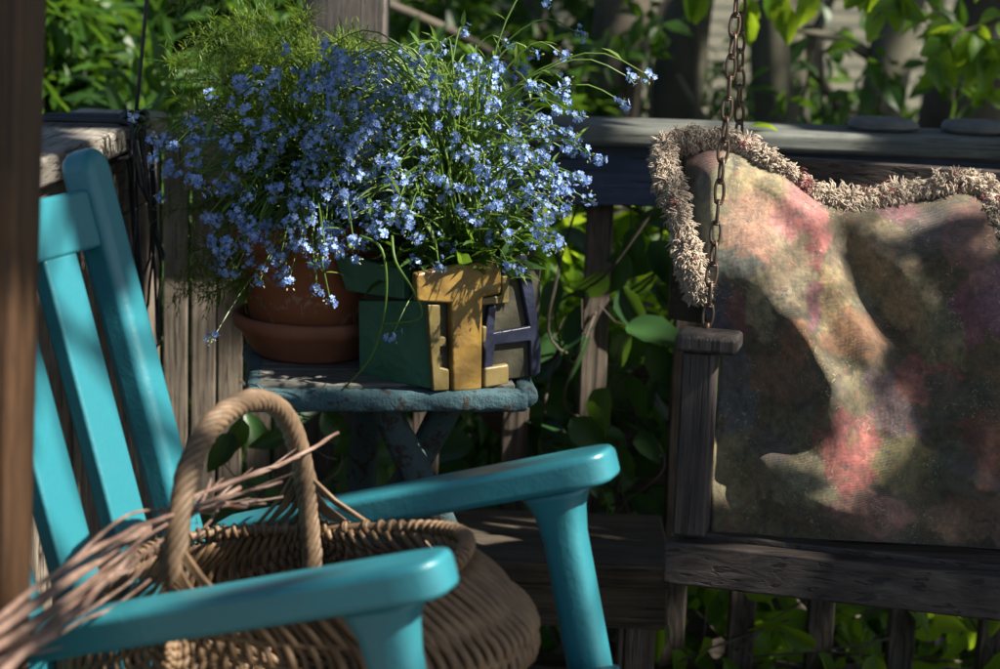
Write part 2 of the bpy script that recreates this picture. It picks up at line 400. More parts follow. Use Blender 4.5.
for i in range(90):
    t = i/89; c = A0+fx*(.002+(SL-.006)*t)+V((0, 0, -.006+.0015*noise.noise(V((t*5, 1, 1))))); ring = []
    for j in range(28):
        q = 2*math.pi*j/28; ca_, sa_ = math.cos(q), math.sin(q); e = (.86 if i in (0, 89) else 1)*(1+.12*noise.noise(V((ca_*2, sa_*2, t*14)))+.07*noise.noise(V((ca_*6, sa_*6, t*40))))
        ring.append(c+fy*.0165*e*math.copysign(abs(ca_)**.65, ca_)+Z*.0135*e*math.copysign(abs(sa_)**.6, sa_))
    rs.append(ring)
m.rings(rs); m.build('front_rail', M['bluebark'], ps, smooth=True)
log(A0+fy*.27+V((0, 0, -.008)), A1+fy*.27+V((0, 0, -.008)), .017, 4.1).build('back_rail', M['bluebark'], ps, smooth=True)
for t, sd_ in ((.012, 2.2), (SL-.002, 3.3)):
    log(A0+fx*t-fy*.012, A0+fx*t+fy*.29, .0125 if t < .1 else .015, sd_).build('side_rail', M['bluebark'], ps, smooth=True)
for k in range(3):
    c = A0+fx*(SL/2)+fy*(.062+k*.085); c.z = ZT-.008
    m = MB(); m.box(c, fx*(SL/2-.016), fy*.041, V((0, 0, .008))); m.build('top_plank', M['standX'], ps, bevel=.003)
def legp(px1, py1, px2, py2, y1, y2, s_):
    a = P(px1, py1, y1); b = P(px2, py2, y2); d = (b-a); b2 = a+d*((0-a.z)/d.z); a.z = .57
    log(a, b2, .0195, s_, k=22, amp=.28).build('leg', M['legbark'], ps, smooth=True)
legp(378, 412, 418, 490, 2.62, 2.64, 6.1); legp(462, 412, 415, 490, 2.70, 2.69, 7.7)
legp(372, 420, 368, 470, 2.78, 2.78, 8.8)

# ------------------------------------------------------------------ saucer, clay pot
sc = P(311, 346, 2.765); sc.z = ZT+.001
m = MB(); m.lathe(sc, [(r_*1.17, z_*1.14) for r_, z_ in [(.0, .0), (.064, .0), (.067, .004), (.083, .030), (.089, .034), (.0905, .040), (.0905, .047), (.088, .050), (.084, .049), (.078, .032), (.063, .008), (0, .008)]], 64)
tag(m.build('saucer', M['terra2'], smooth=True), 'brown terracotta saucer under the clay flower pot', 'saucer')
pc = sc+V((0, 0, .009))
pt = thing('flower_pot', pc, 'round orange terracotta flower pot standing in its saucer', 'flower pot')
m = MB(); m.lathe(pc, [(r_*1.31, z_*1.42) for r_, z_ in [(0, 0), (.058, 0), (.060, .003), (.074, .092), (.0745, .094), (.082, .096), (.083, .10), (.085, .122), (.084, .126), (.079, .126), (.076, .118), (.073, .11), (0, .11)]], 64)
m.build('pot_body', M['terra'], pt, smooth=True)
m = MB(); m.lathe(pc, [(.0, .166), (.05, .167), (.097, .1665)], 32); m.build('soil', M['soil'], pt, smooth=True)

# ------------------------------------------------------------------ ceramic planter
C0 = P(435, 390, 2.575); C0.z = ZT+.001
CR = P(538, 381, 2.66); CR.z = C0.z; CL = P(362, 376, 2.655); CL.z = C0.z
HP = .148
pl = thing('ceramic_planter', ((CR+CL)/2), 'square glazed ceramic planter with a yellow letter T and blue letter A', 'planter')
er = (CR-C0).normalized(); el = (CL-C0).normalized(); nr = V((er.y, -er.x, 0)); nl = V((-el.y, el.x, 0))
CB = CR+(CL-C0)
m = MB()                                     # hollow body: outer wall, rim, inner wall
cen = (C0+CB)/2
def ringq(s, z): return [cen+(q-cen)*s+V((0, 0, z)) for q in (C0, CR, CB, CL)]
m.rings([ringq(.97, 0), ringq(1, .004), ringq(1.0, HP), ringq(.88, HP), ringq(.86, .02)], caps=True)
pbody = m.build('body', M['clay'], pl, bevel=.003)
m = MB(); m.rings([ringq(.879, HP-.02), ringq(.5, HP-.012)], caps=False); m.add(ringq(.5, HP-.012), [(0, 1, 2, 3)]); m.build('soil', M['soil'], pl)
def plate(pix, o, n, th, mat, name, lift=0.0, bev=.0025):
    pts = [PPl(x, y, o+n*lift, n) for x, y in pix]
    m = MB(); m.prism(pts, n*th); return m.build(name, mat, pbody, bevel=bev)
# green side with its overhanging top band
plate([(361, 300), (433, 300), (435, 389), (362, 375)], C0, nl, .006, M['glazeG'], 'green_panel')
plate([(340, 252), (411, 268), (411, 298), (353, 290)], C0, nl, .014, M['glazeG'], 'top_band')
# yellow T with its narrow left leg and slots, olive blocks, navy A
plate([(411, 272), (496, 255), (497, 292), (478, 296), (477, 388), (448, 390), (446, 302), (412, 300)], C0, nr, .013, M['glazeY'], 'letter_t', 0, .004)
plate([(424, 303), (437, 303), (437, 335), (443, 336), (443, 345), (437, 346), (437, 366), (446, 368), (446, 389), (430, 390)], C0, nr, .009, M['glazeO'], 'slotted_edge')
plate([(498, 275), (506, 274), (505, 302), (478, 304), (478, 297), (498, 294)], C0, nr, .010, M['glazeO'], 'bracket')
plate([(479, 325), (484, 325), (484, 342), (479, 342)], C0, nr, .009, M['glazeO'], 'tab')
plate([(480, 366), (505, 362), (505, 383), (480, 387)], C0, nr, .011, M['glazeO'], 'foot_block', 0, .004)
plate([(500, 254), (523, 252), (531, 290), (538, 348), (537, 372), (528, 376), (527, 340), (492, 344), (489, 374), (480, 374), (482, 352), (479, 343), (486, 305), (493, 304), (491, 331), (526, 325), (516, 274), (507, 273), (500, 272)], C0, nr, .009, M['glazeN'], 'letter_a')

# ------------------------------------------------------------------ swing
F0 = P(664, 541, 2.5); F1 = P(1000, 575, 2.40); F1.z = F0.z
sx_ = (F1-F0).normalized(); sy_ = Z.cross(sx_).normalized(); SW = 1.15; ZS = F0.z
sw = thing('porch_swing', (F0+sx_*SW/2+sy_*.2), 'dark weathered wooden porch swing hanging from chains', 'swing')
def swbox(a0, a1, b0, b1, z0, z1, name, mat, bev=.003):
    m = MB(); m.box(F0+sx_*(a0+a1)/2+sy_*(b0+b1)/2+V((0, 0, (z0+z1)/2-0)), sx_*(a1-a0)/2, sy_*(b1-b0)/2, V((0, 0, (z1-z0)/2))); return m.build(name, mat, sw, bevel=bev)
swbox(0, SW, 0, .028, -.056, 0, 'front_board', M['swingX'], .004)
for k in range(5): swbox(.02, SW, .032+k*.066, .032+k*.066+.060, -.012, .006 if k == 0 else .004, 'seat_slat', M['swingX'])
swbox(0, .04, .03, .38, -.056, -.014, 'side_board', M['swingX'])
swbox(SW-.04, SW, .03, .38, -.056, -.014, 'side_board', M['swingX'])
for x in (.012, SW-.062):
    swbox(x-.003, x+.038, .002, .045, .0085, .243, 'arm_post', M['swingZ'], .004)
    swbox(x-.010, x+.066, -.012, .05, .245, .267, 'post_cap', M['swingZ'], .006)
    m = MB(); p0 = F0+sx_*(x+.02)+sy_*.37; m.box(p0+sy_*.035+V((0, 0, .2)), sx_*.018, sy_*.016, V((0, 0, .2))+sy_*.035); m.build('back_post', M['swingZ'], sw, bevel=.003)
for k in range(6):
    swbox(.03+k*.19, .03+k*.19+.12, .405, .42, .05, .40, 'back_slat', M['swingZ'])
swbox(0, SW, .425, .445, .36, .44, 'back_rail', M['swingX'])

# chains of double-loop links
def link_mesh():
    m = MB(); pts = []
    for j in range(22):
        a = 2*math.pi*j/22; pts.append(V((.0062*math.copysign(abs(math.cos(a))**.8, math.cos(a)), 0, .0152*math.sin(a))))
    m.tube(pts, .0021, 7, True)
    for zc in (.0125,):
        m.tube([V((.0035*math.cos(a), .0042*math.sin(a), zc+.0012*a/3-.002)) for a in [j*.55 for j in range(22)]], .0016, 5)
    me = bpy.data.meshes.new('link'); me.from_pydata(m.v, [], m.f); me.materials.append(M['iron']); me.polygons.foreach_set('use_smooth', [True]*len(me.polygons)); return me
LM = link_mesh()
def chain(a, b, label, tw=0):
    c = thing('swing_chain', a, label, 'chain', 'chains holding the swing')
    n = int((b-a).length/.0255); d = (b-a).normalized(); q = d.to_track_quat('Z', 'Y')
    for i in range(n):
        o = bpy.data.objects.new('link', LM); COL.objects.link(o); o.parent = c
        o.location = d*(i+.5)*(b-a).length/n
        o.rotation_euler = (q.to_matrix() @ Matrix.Rotation(rad(90*(i % 2)+28+tw+U(-14, 14)), 3, 'Z') @ Matrix.Rotation(rad(U(-4, 4)), 3, 'Y')).to_euler()
    return c
CA = P(707, 326, 2.535); J1 = P(737, 0, 2.60); dch = (J1-CA).normalized(); JT = CA+dch*((1.5-CA.z)/dch.z)
chain(CA, JT, 'rusty iron chain rising from the cap of the swing arm post')
CB2 = P(752, 260, 2.86); K1 = P(739, 128, 2.80); K2 = P(741, 8, 2.745); d2 = K2-K1; KT = K1+d2*((1.5-K1.z)/d2.z); KB = K1-d2*((K1.z-.70)/d2.z)
chain(KB, KT, 'rusty iron chain hanging behind the fringed rug', 40)
chain(JT+V((.01, .04, .02)), V((JT.x+.03, 2.9, 2.57)), 'rusty iron chain high up between swing and pergola beam', 10)

# eye bolt under the front chain
m = MB(); m.tube([CA+V((0, 0, -.012)), CA+V((0, 0, .004))], .004, 8); m.build('eye_bolt', M['iron'], sw, smooth=True)

# ------------------------------------------------------------------ fringed rug draped over the swing
TOP = [(640, 150), (690, 140), (740, 144), (775, 170), (810, 195), (845, 204), (900, 197), (960, 186), (990, 192), (1040, 230), (1130, 330)]
BOT = [(640, 530), (720, 534), (800, 538), (1000, 549), (1130, 562)]
LEFT = [(0, 684), (.15, 686), (.3, 692), (.45, 706), (.55, 722), (.62, 722), (.75, 714), (1, 712)]
def seg_d(px, py, pl_):
    best = 1e9; side = 1; tt = 0
    n = len(pl_)-1
    for i in range(n):
        ax, ay = pl_[i]; bx_, by = pl_[i+1]; dx, dy = bx_-ax, by-ay
        t = max(0, min(1, ((px-ax)*dx+(py-ay)*dy)/(dx*dx+dy*dy)))
        qx, qy = ax+dx*t, ay+dy*t; dd_ = math.hypot(px-qx, py-qy)
        if dd_ < best: best = dd_; side = -(dx*(py-ay)-dy*(px-ax))/(math.hypot(dx, dy)*max(dd_, 1e-3)); tt = (i+t)/n
    return best, side, tt                   # side +1: right of a line drawn downwards
RID = [  # polyline, height (m, towards the viewer), width on its left, width on its right
 ([(770, 250), (805, 330), (822, 400)], .024, 44, 34),
 ([(792, 180), (815, 225), (832, 280), (872, 350)], .034, 26, 15),
 ([(842, 205), (880, 250), (922, 305), (935, 345)], .020, 20, 26),
 ([(795, 322), (812, 345), (832, 378)], .022, 16, 11),
 ([(835, 400), (850, 460), (868, 520)], .026, 46, 40),
 ([(768, 466), (810, 498), (870, 520), (940, 530)], .028, 18, 26),
 ([(930, 240), (975, 262), (990, 300)], .040, 45, 45),
 ([(900, 380), (905, 440), (890, 500)], .02, 22, 20),
 ([(955, 478), (985, 492), (1010, 500)], .03, 10, 16),
 ([(985, 440), (975, 480)], .018, 12, 12),
 ([(1010, 350), (1040, 520)], .05, 60, 60),
 ([(725, 330), (745, 400), (740, 470)], -.020, 28, 36),
 ([(850, 255), (885, 330)], -.014, 14, 30),
 ([(890, 230), (925, 215)], -.02, 20, 20)]
def rugY(px, py):
    t = max(0, min(1, (py-140)/400))
    Yb = 2.755-.235*t-.02*math.sin(t*math.pi)
    for pl_, h, wl, wr in RID:
        d_, s_, tt = seg_d(px, py, pl_); ww = wl+(wr-wl)*(max(-1, min(1, s_))+1)/2
        Yb -= 1.3*h*math.exp(-(d_/ww)**2*.9)
    wy = max(0, min(1, (py-120)/60))*max(0, min(1, (400-py)/150)); wx = (px-716)/(26 if px < 716 else 95); Yb -= .075*math.exp(-wx*wx)*wy*wy*(3-2*wy)
    q = V((px*.012, py*.012, 0)); Yb += .016*noise.noise(q)+.0042*noise.noise(q*2.6)+.0007*noise.noise(q*9)
    return Yb
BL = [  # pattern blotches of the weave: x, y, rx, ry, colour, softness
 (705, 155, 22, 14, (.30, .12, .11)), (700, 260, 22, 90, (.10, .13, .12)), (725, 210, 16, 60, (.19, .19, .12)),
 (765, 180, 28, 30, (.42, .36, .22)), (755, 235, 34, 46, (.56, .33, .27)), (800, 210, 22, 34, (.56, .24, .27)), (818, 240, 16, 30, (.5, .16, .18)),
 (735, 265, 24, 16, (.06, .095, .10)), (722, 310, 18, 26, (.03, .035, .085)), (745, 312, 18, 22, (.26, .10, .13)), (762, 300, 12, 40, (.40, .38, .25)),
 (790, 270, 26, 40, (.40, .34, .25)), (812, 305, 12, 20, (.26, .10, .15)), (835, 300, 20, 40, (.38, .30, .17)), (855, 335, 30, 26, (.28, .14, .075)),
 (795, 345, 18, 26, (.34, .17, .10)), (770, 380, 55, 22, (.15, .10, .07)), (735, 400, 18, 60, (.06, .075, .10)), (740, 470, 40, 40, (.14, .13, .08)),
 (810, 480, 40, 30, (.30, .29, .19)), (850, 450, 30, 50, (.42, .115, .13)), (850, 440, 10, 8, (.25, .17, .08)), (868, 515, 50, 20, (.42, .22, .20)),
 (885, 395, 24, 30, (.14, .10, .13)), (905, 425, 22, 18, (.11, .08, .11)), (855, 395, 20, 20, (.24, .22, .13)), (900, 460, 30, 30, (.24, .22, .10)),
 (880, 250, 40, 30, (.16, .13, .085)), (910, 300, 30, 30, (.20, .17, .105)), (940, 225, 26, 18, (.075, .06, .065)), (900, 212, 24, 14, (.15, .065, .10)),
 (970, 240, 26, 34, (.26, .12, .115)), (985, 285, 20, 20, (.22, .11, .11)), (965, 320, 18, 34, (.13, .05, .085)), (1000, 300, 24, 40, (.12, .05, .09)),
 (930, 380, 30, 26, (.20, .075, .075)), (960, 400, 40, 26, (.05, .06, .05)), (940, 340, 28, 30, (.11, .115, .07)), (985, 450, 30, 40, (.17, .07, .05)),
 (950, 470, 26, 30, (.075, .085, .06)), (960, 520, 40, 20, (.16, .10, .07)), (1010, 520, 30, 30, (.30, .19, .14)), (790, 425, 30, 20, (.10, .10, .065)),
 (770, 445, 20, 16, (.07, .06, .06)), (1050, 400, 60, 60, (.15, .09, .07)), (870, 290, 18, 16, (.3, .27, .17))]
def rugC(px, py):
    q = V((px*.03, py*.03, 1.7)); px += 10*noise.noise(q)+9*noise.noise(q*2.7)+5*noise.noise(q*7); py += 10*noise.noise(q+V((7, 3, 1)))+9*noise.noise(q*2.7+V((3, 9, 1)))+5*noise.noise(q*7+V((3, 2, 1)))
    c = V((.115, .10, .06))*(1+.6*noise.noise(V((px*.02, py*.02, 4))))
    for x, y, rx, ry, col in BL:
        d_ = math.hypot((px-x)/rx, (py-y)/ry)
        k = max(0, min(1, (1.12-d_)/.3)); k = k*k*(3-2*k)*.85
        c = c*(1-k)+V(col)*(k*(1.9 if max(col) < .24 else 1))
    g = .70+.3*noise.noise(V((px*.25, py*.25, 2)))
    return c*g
NU, NT = 230, 230
m = MB(); cols = []
over = [(.020, -.004), (.034, -.012), (.05, -.03), (.058, -.06), (.062, -.11), (.064, -.18), (.066, -.26)]
for j in range(-len(over), NT+1):
    t = max(j, 0)/NT
    for i in range(NU+1):
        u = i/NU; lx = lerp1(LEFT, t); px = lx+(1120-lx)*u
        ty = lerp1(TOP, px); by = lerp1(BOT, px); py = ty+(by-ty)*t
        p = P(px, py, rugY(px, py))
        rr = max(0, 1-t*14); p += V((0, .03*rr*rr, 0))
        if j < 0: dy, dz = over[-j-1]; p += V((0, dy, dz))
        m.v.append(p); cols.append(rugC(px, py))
rows = NT+1+len(over)
m.f = [[j*(NU+1)+i, (j+1)*(NU+1)+i, (j+1)*(NU+1)+i+1, j*(NU+1)+i+1] for j in range(rows-1) for i in range(NU)]
mr, nt, b = newmat('tapestry rug')
at = N(nt, 'ShaderNodeVertexColor'); at.layer_name = 'pattern'
v = coords(nt); n1 = tex(nt, v, 260, 4, .7); n2 = tex(nt, v, 70, 6, .7)
fl = N(nt, 'ShaderNodeTexVoronoi'); fl.inputs['Scale'].default_value = 190; L(nt, v, fl.inputs['Vector'])
c = mixc(nt, .75, at.outputs['Color'], ramp(nt, n2, [(.3, (.35, .35, .38)), (.65, (1.35, 1.3, 1.2))]), 'MULTIPLY')
mot = ramp(nt, tex(nt, v, 48, 7, .75, .6), [(.30, (.02, .035, .05)), (.42, (.10, .10, .05)), (.5, (.30, .24, .13)), (.58, (.16, .14, .08)), (.66, (.30, .10, .09)), (.76, (.42, .34, .25))])
c = mixc(nt, .9, c, ramp(nt, tex(nt, v, 36, 8, .78, .8), [(.32, (.22, .25, .30)), (.46, (.75, .78, .7)), (.56, (1.1, 1.0, .9)), (.68, (1.7, 1.5, 1.35))]), 'MULTIPLY')
c = mixc(nt, .12, c, mot)
spk = ramp(nt, tex(nt, v, 150, 3, .6, 1.5), [(.60, (0, 0, 0)), (.65, (1, 1, 1))])
sm = N(nt, 'ShaderNodeMix', data_type='RGBA'); L(nt, spk, sm.inputs[0]); L(nt, c, sm.inputs[6]); 
hue = ramp(nt, tex(nt, v, 23, 2, .5), [(.4, (.03, .05, .13)), (.5, (.32, .03, .04)), (.6, (.42, .36, .25))]); L(nt, hue, sm.inputs[7])
L(nt, mixc(nt, .65, c, sm.outputs[2]), b.inputs['Base Color']); b.inputs['Roughness'].default_value = .95
b.inputs['Sheen Weight'].default_value = .25
wv = N(nt, 'ShaderNodeTexWave'); wv.inputs['Scale'].default_value = 210; wv.inputs['Distortion'].default_value = 1.2; wv.inputs['Detail'].default_value = 2; wv.bands_direction = 'Z'; L(nt, v, wv.inputs['Vector'])
wv2 = N(nt, 'ShaderNodeTexWave'); wv2.inputs['Scale'].default_value = 210; wv2.inputs['Distortion'].default_value = 1.2; wv2.bands_direction = 'X'; L(nt, v, wv2.inputs['Vector'])
h = mixc(nt, .65, mixc(nt, .5, wv.outputs['Fac'], wv2.outputs['Fac']), mixc(nt, .5, n1, n2)); bump(nt, b, h, .8, .002)
rg = m.build('throw_rug', mr, smooth=True)
ca = rg.data.color_attributes.new('pattern', 'FLOAT_COLOR', 'POINT')
ca.data.foreach_set('color', [x for c_ in cols for x in (max(c_.x, .005), max(c_.y, .005), max(c_.z, .005), 1)])
sl = rg.modifiers.new('thick', 'SOLIDIFY'); sl.thickness = .009; sl.offset = -1
tag(rg, 'faded floral tapestry rug with shaggy beige fringe draped over the swing back', 'rug')
FP = [P(x, y, rugY(max(x, 700)+4, max(y, 150))-.004+yy) for x, y, yy in ((699, 290, .0), (694, 274, .0), (688, 255, 0), (676, 205, 0), (664, 168, .01), (668, 144, .02), (700, 138, .02), (738, 143, .02), (775, 166, .02), (812, 191, .02), (850, 199, .02), (905, 191, .02), (960, 181, .02), (986, 190, .02), (1000, 225, .01), (1020, 290, .01), (1060, 370, .01))]
m = MB()
for k in range(4000):
    t = R(); c = poly(FP, t); tan = (poly(FP, min(1, t+.01))-poly(FP, max(0, t-.01))).normalized()
    while True:
        d = rdir(); d = (d-tan*d.dot(tan)*.5)
        if d.length > .2: d.normalize(); break
    if d.y > .45: d.y *= -1
    r0 = .0062+.002*max(0, 1-t*2.2)+.004*noise.noise(V((t*40, 0, 0))); ln0 = U(.010, .0175)*(1+.35*noise.noise(V((t*25, 4, 0))))
    cl_ = (d+rdir()*.75-Z*.35).normalized(); curl_ = (rdir()*.9-Z*.8)
    mi = 1 if (noise.noise(V((t*34, 9, 2)))+U(-.35, .35)) > .42 else 0
    for q_ in range(7):
        a = c+d*r0*U(.5, 1.1)+rdir()*.0022; e1 = (cl_+rdir()*.25).normalized(); e2 = (e1+curl_*.7+rdir()*.3).normalized(); ln = ln0*U(.8, 1.2)
        rr = U(.0006, .00105); m.tube([a, a+e1*ln*.4, a+e1*ln*.5+e2*ln*.3, a+e1*ln*.45+(e2+curl_*.5).normalized()*ln*.62], [rr, rr*1.15, rr*1.1, rr*.6], 3, mi=mi)
m.tube([poly(FP, i/90) for i in range(91)], .010, 8)
m.build('fringe', [M['fringe'], M['fringeR']], rg, smooth=True)
# ------------------------------------------------------------------ teal rocking chair
OC = V((-.494, 1.786, .505)); cu = V((.941, -.338, 0)); cw = V((.338, .941, 0)); TAU = rad(16.5)
cA = cu*math.cos(TAU)+Z*math.sin(TAU); cN = -cu*math.sin(TAU)+Z*math.cos(TAU)
def K_(a, b, n): return OC+cA*a+cw*b+cN*n
ch = thing('rocking_chair', K_(.2, .23, -.5), 'turquoise painted wooden rocking chair holding a wicker basket', 'rocking chair')
def kbox(a0, a1, b0, b1, n0, n1, name, bev=.006, seg=3):
    m = MB(); m.box(K_((a0+a1)/2, (b0+b1)/2, (n0+n1)/2), cA*(a1-a0)/2, cw*(b1-b0)/2, cN*(n1-n0)/2); return m.build(name, M['teal'], ch, bevel=bev, seg=seg)
BW = .44
for b0 in (0, BW):                           # back posts with rounded tops
    m = MB(); h0, h1, wd = -.56, .432, .024
    out = [K_(-.02, b0-wd, h0), K_(-.02, b0+wd, h0)]+[K_(-.02, b0+wd*math.cos(q), h1-wd+wd*math.sin(q)) for q in [math.pi*j/10 for j in range(11)]]
    m.prism(out, cA*.042); m.build('back_post', M['teal'], ch, bevel=.013, seg=4)
kbox(-.012, .012, .022, BW-.022, .326, .390, 'top_rail', .005)
kbox(-.012, .012, .022, BW-.022, -.20, -.15, 'lower_rail', .005)
for k in range(3):
    b0 = BW-.108*(k+1)+.006; kbox(-.010, .010, b0-.031, b0+.031, -.152, .328, 'back_slat', .004)
def arm(b0, flare, dn=0):
    m = MB(); out = []
    prof = [(.03, .020), (.036, .026), (.05, .029), (.25, .031), (.445, .036), (.470, .034), (.482, .026), (.488, .014)]
    for a, hw in prof: out.append(K_(a, b0+flare*a+hw, -.034+dn))
    for a, hw in prof[::-1]: out.append(K_(a, b0+flare*a-hw, -.034+dn))
    m.prism(out, cN*.034); return m.build('armrest', M['teal'], ch, bevel=.012, seg=4)
arm(.035, .04, .017); arm(.475, .075)
def leg(a0, b0, n0, n1, r=.0225):
    m = MB(); rs = []
    for t, sc_a, sc_b in ((0, 1.75, 1.25), (.012, 1.5, 1.2), (.04, 1.18, 1.08), (.09, 1.0, 1.0), (.3, 1, 1), (.6, .98, .98), (1, .9, .9)):
        c = K_(a0-.03*t, b0, n0+(n1-n0)*t)
        rs.append([c+cA*r*sc_a*math.copysign(abs(math.cos(q))**.62, math.cos(q))+cw*r*sc_b*math.copysign(abs(math.sin(q))**.62, math.sin(q)) for q in [2*math.pi*j/24 for j in range(24)]])
    m.rings(rs); return m.build('front_leg', M['teal'], ch, smooth=True)
leg(.420, .055, -.0175, -.60); leg(.420, .507, -.0345, -.60)
for k in range(5): kbox(.03+k*.088, .03+k*.088+.08, -.02 if k < 4 else .09, BW+.02 if k < 4 else .46, -.235, -.217, 'seat_slat', .004)
kbox(.02, .44, .0, .024, -.285, -.237, 'seat_rail', .004); kbox(.02, .44, BW-.024, BW, -.285, -.237, 'seat_rail', .004)
kbox(.44, .465, .08, .48, -.30, -.24, 'seat_rail', .004)
for b0 in (.02, .48):
    m = MB(); rs = []
    for j in range(25):
        a = -.38+.036*j; h_ = -.585-.02+(.6*(a-.2))**2*.4*1.4
        c = K_(a, b0, h_); rs.append([c+cw*.016*x+cN*.02*y for x, y in ((-1, -1), (1, -1), (1, 1), (-1, 1))])
    m.rings(rs); m.build('rocker', M['teal'], ch, bevel=.004)

# ------------------------------------------------------------------ basket on the seat
OB = K_(.205, .28, -.024)
bT = rad(8.5); bA = cu*math.cos(bT)+Z*math.sin(bT); bN = -cu*math.sin(bT)+Z*math.cos(bT)
bk = thing('wicker_basket', OB-bN*.2, 'large woven wicker basket with twisted hoop handle sitting on the chair', 'basket')
HB = .150
def prof(ph):       # ph 0 (front rim) .. pi (back rim), downwards; returns along-chair and downward radius
    s_ = math.sin(ph); c_ = math.cos(ph)
    bulge = 1+.50*math.sin(min(1, s_*1.35)*math.pi)*.9
    return .180*math.copysign(abs(c_)**.8, c_)*bulge, -.205*abs(s_)**.85
def bp(la, ph, out=0):
    a, n = prof(ph); k = max(math.cos(la), 1e-7)**.62
    nb = math.sin(la)
    nl_ = K_(0, 0, 0)
    da = math.cos(ph)*k; dn = -math.sin(ph)*k
    return OB+bA*(a*k+out*da-.038*abs(nb)**8)+cw*(HB*nb*(1+.15*math.sin(ph))+out*nb)+bN*(n*(k**.5)+out*dn)
half = [math.radians(70*i/30) for i in range(31)]; c70 = math.cos(half[-1])**.31
half += [math.acos((c70*(1-i/25))**(1/.31)) for i in range(1, 24)]
LAM = [-x for x in half[:0:-1]]+half
m = MB(); NS = len(LAM)
for i, la in enumerate(LAM):
    pts = []; k = 84
    for j in range(k+1):
        ph = math.pi*(.002+.996*j/k)
        out = (.0052 if abs(la) < 1.2 else .004)*math.sin(ph*9.5*2+(math.pi if i % 2 else 0))+.0025*noise.noise(V((i*1.7, j*.16, 0)))
        pts.append(bp(la+(.010 if abs(la) < 1.2 else .0)*noise.noise(V((j*.12, i*.9, 5))), ph, out))
    m.tube(pts, (.0036 if abs(la) < 1.2 else .0028)+.0011*R(), 6)
m.build('weave', M['reed'], bk, smooth=True)
m = MB()
for i in range(1, 19):
    ph = math.pi*i/19; m.tube([bp(LAM[int(j*(NS-1)/60)], ph, 0) for j in range(61)], .0032, 6)
m.build('ribs', M['reed'], bk, smooth=True)
m = MB()                                     # rim hoop with wrapping
rim = []
for j in range(96):
    a = 2*math.pi*j/96; ca_, sa_ = math.cos(a), math.sin(a)
    rim.append(OB+bA*.186*math.copysign(abs(ca_)**.75, ca_)+cw*(HB+.004)*math.copysign(abs(sa_)**.95, sa_)+bN*(.004+.004*math.sin(a*3)))
m.tube(rim, .0055, 8, True)
for k in range(150):
    i = int(k*96/150); p = rim[i]; t = (rim[(i+1) % 96]-rim[i-1]).normalized(); x, y = frame((t+rdir()*.25).normalized())
    m.tube([p+(x*math.cos(q)+y*math.sin(q))*.0066 for q in [2*math.pi*j/10 for j in range(10)]], .0024, 5, True)
m.build('rim', M['reed'], bk, smooth=True)
# twisted handle: hoop from the near rim over to the far rim and on down inside
ha = -.038; hp = []
for j in range(61):
    q = -.10*math.pi+1.2*math.pi*j/60
    b_c = -math.cos(q)*(HB-.006); n_ = math.sin(q)
    b_c = math.copysign(abs(b_c/(HB-.006))**.85*(HB-.006), b_c)
    hp.append(OB+bA*(ha+.012*math.sin(q))+cw*b_c+bN*(.168*math.copysign(abs(n_)**.8, n_)+.0))
m = MB(); NSn = 7
ln_ = [0]
for i in range(1, len(hp)): ln_.append(ln_[-1]+(hp[i]-hp[i-1]).length)
fine = []
for i in range(300):
    s_ = ln_[-1]*i/299; k = max(i_ for i_ in range(len(ln_)) if ln_[i_] <= s_+1e-9); k = min(k, len(hp)-2)
    f = (s_-ln_[k])/(ln_[k+1]-ln_[k]); fine.append(hp[k]*(1-f)+hp[k+1]*f)
for s0 in range(NSn):
    pts = []
    for i, p in enumerate(fine):
        t = (fine[min(i+1, 299)]-fine[max(i-1, 0)]).normalized(); x = bA-t*bA.dot(t); x.normalize(); y = t.cross(x)
        q = 2*math.pi*s0/NSn+ln_[-1]*i/299/.075*2*math.pi
        rr = .0074+.0022*noise.noise(V((i*.06, s0*3, 0))); pts.append(p+(x*math.cos(q)+y*math.sin(q))*rr)
    m.tube(pts, [.0043+.0012*noise.noise(V((i*.09, s0*5, 4))) for i in range(300)], 7)
m.tube(fine, .007, 8)
hd = m.build('handle', M['reedL'], bk, smooth=True)
for sgn in (-1, 1):                          # the woven fans where handle and rim meet
    m = MB()
    for s2 in (-1, 1):
        for k in range(11):
            hgt = .010+.0056*k; dist = .018+.0042*k
            a0 = OB+bA*ha+cw*sgn*(HB+.004-.006*k*.35)+bN*(hgt)
            best = min(rim, key=lambda q_: abs((q_-OB).dot(bA)-(ha+s2*dist))+(0 if (q_-OB).dot(cw)*sgn > 0 else 9))
            mid = (a0+best)/2+cw*sgn*.004
            m.tube([a0+bA*s2*-.008, a0+bA*s2*.006+cw*sgn*.005, mid, best+cw*sgn*.005+bN*.004, best-bN*.012+cw*sgn*.008], .0026, 6, flat=.8)
    m.build('fan_lashing', M['reed'], hd, smooth=True)
m = MB(); m.tube([OB+bA*(.045+.045*math.cos(q))+cw*(-.06+.03*math.sin(q))+bN*(-.05+.02*math.sin(q*.5)) for q in [j*.2 for j in range(24)]], .003, 6)
m.build('loose_reed', M['reed'], bk, smooth=True)
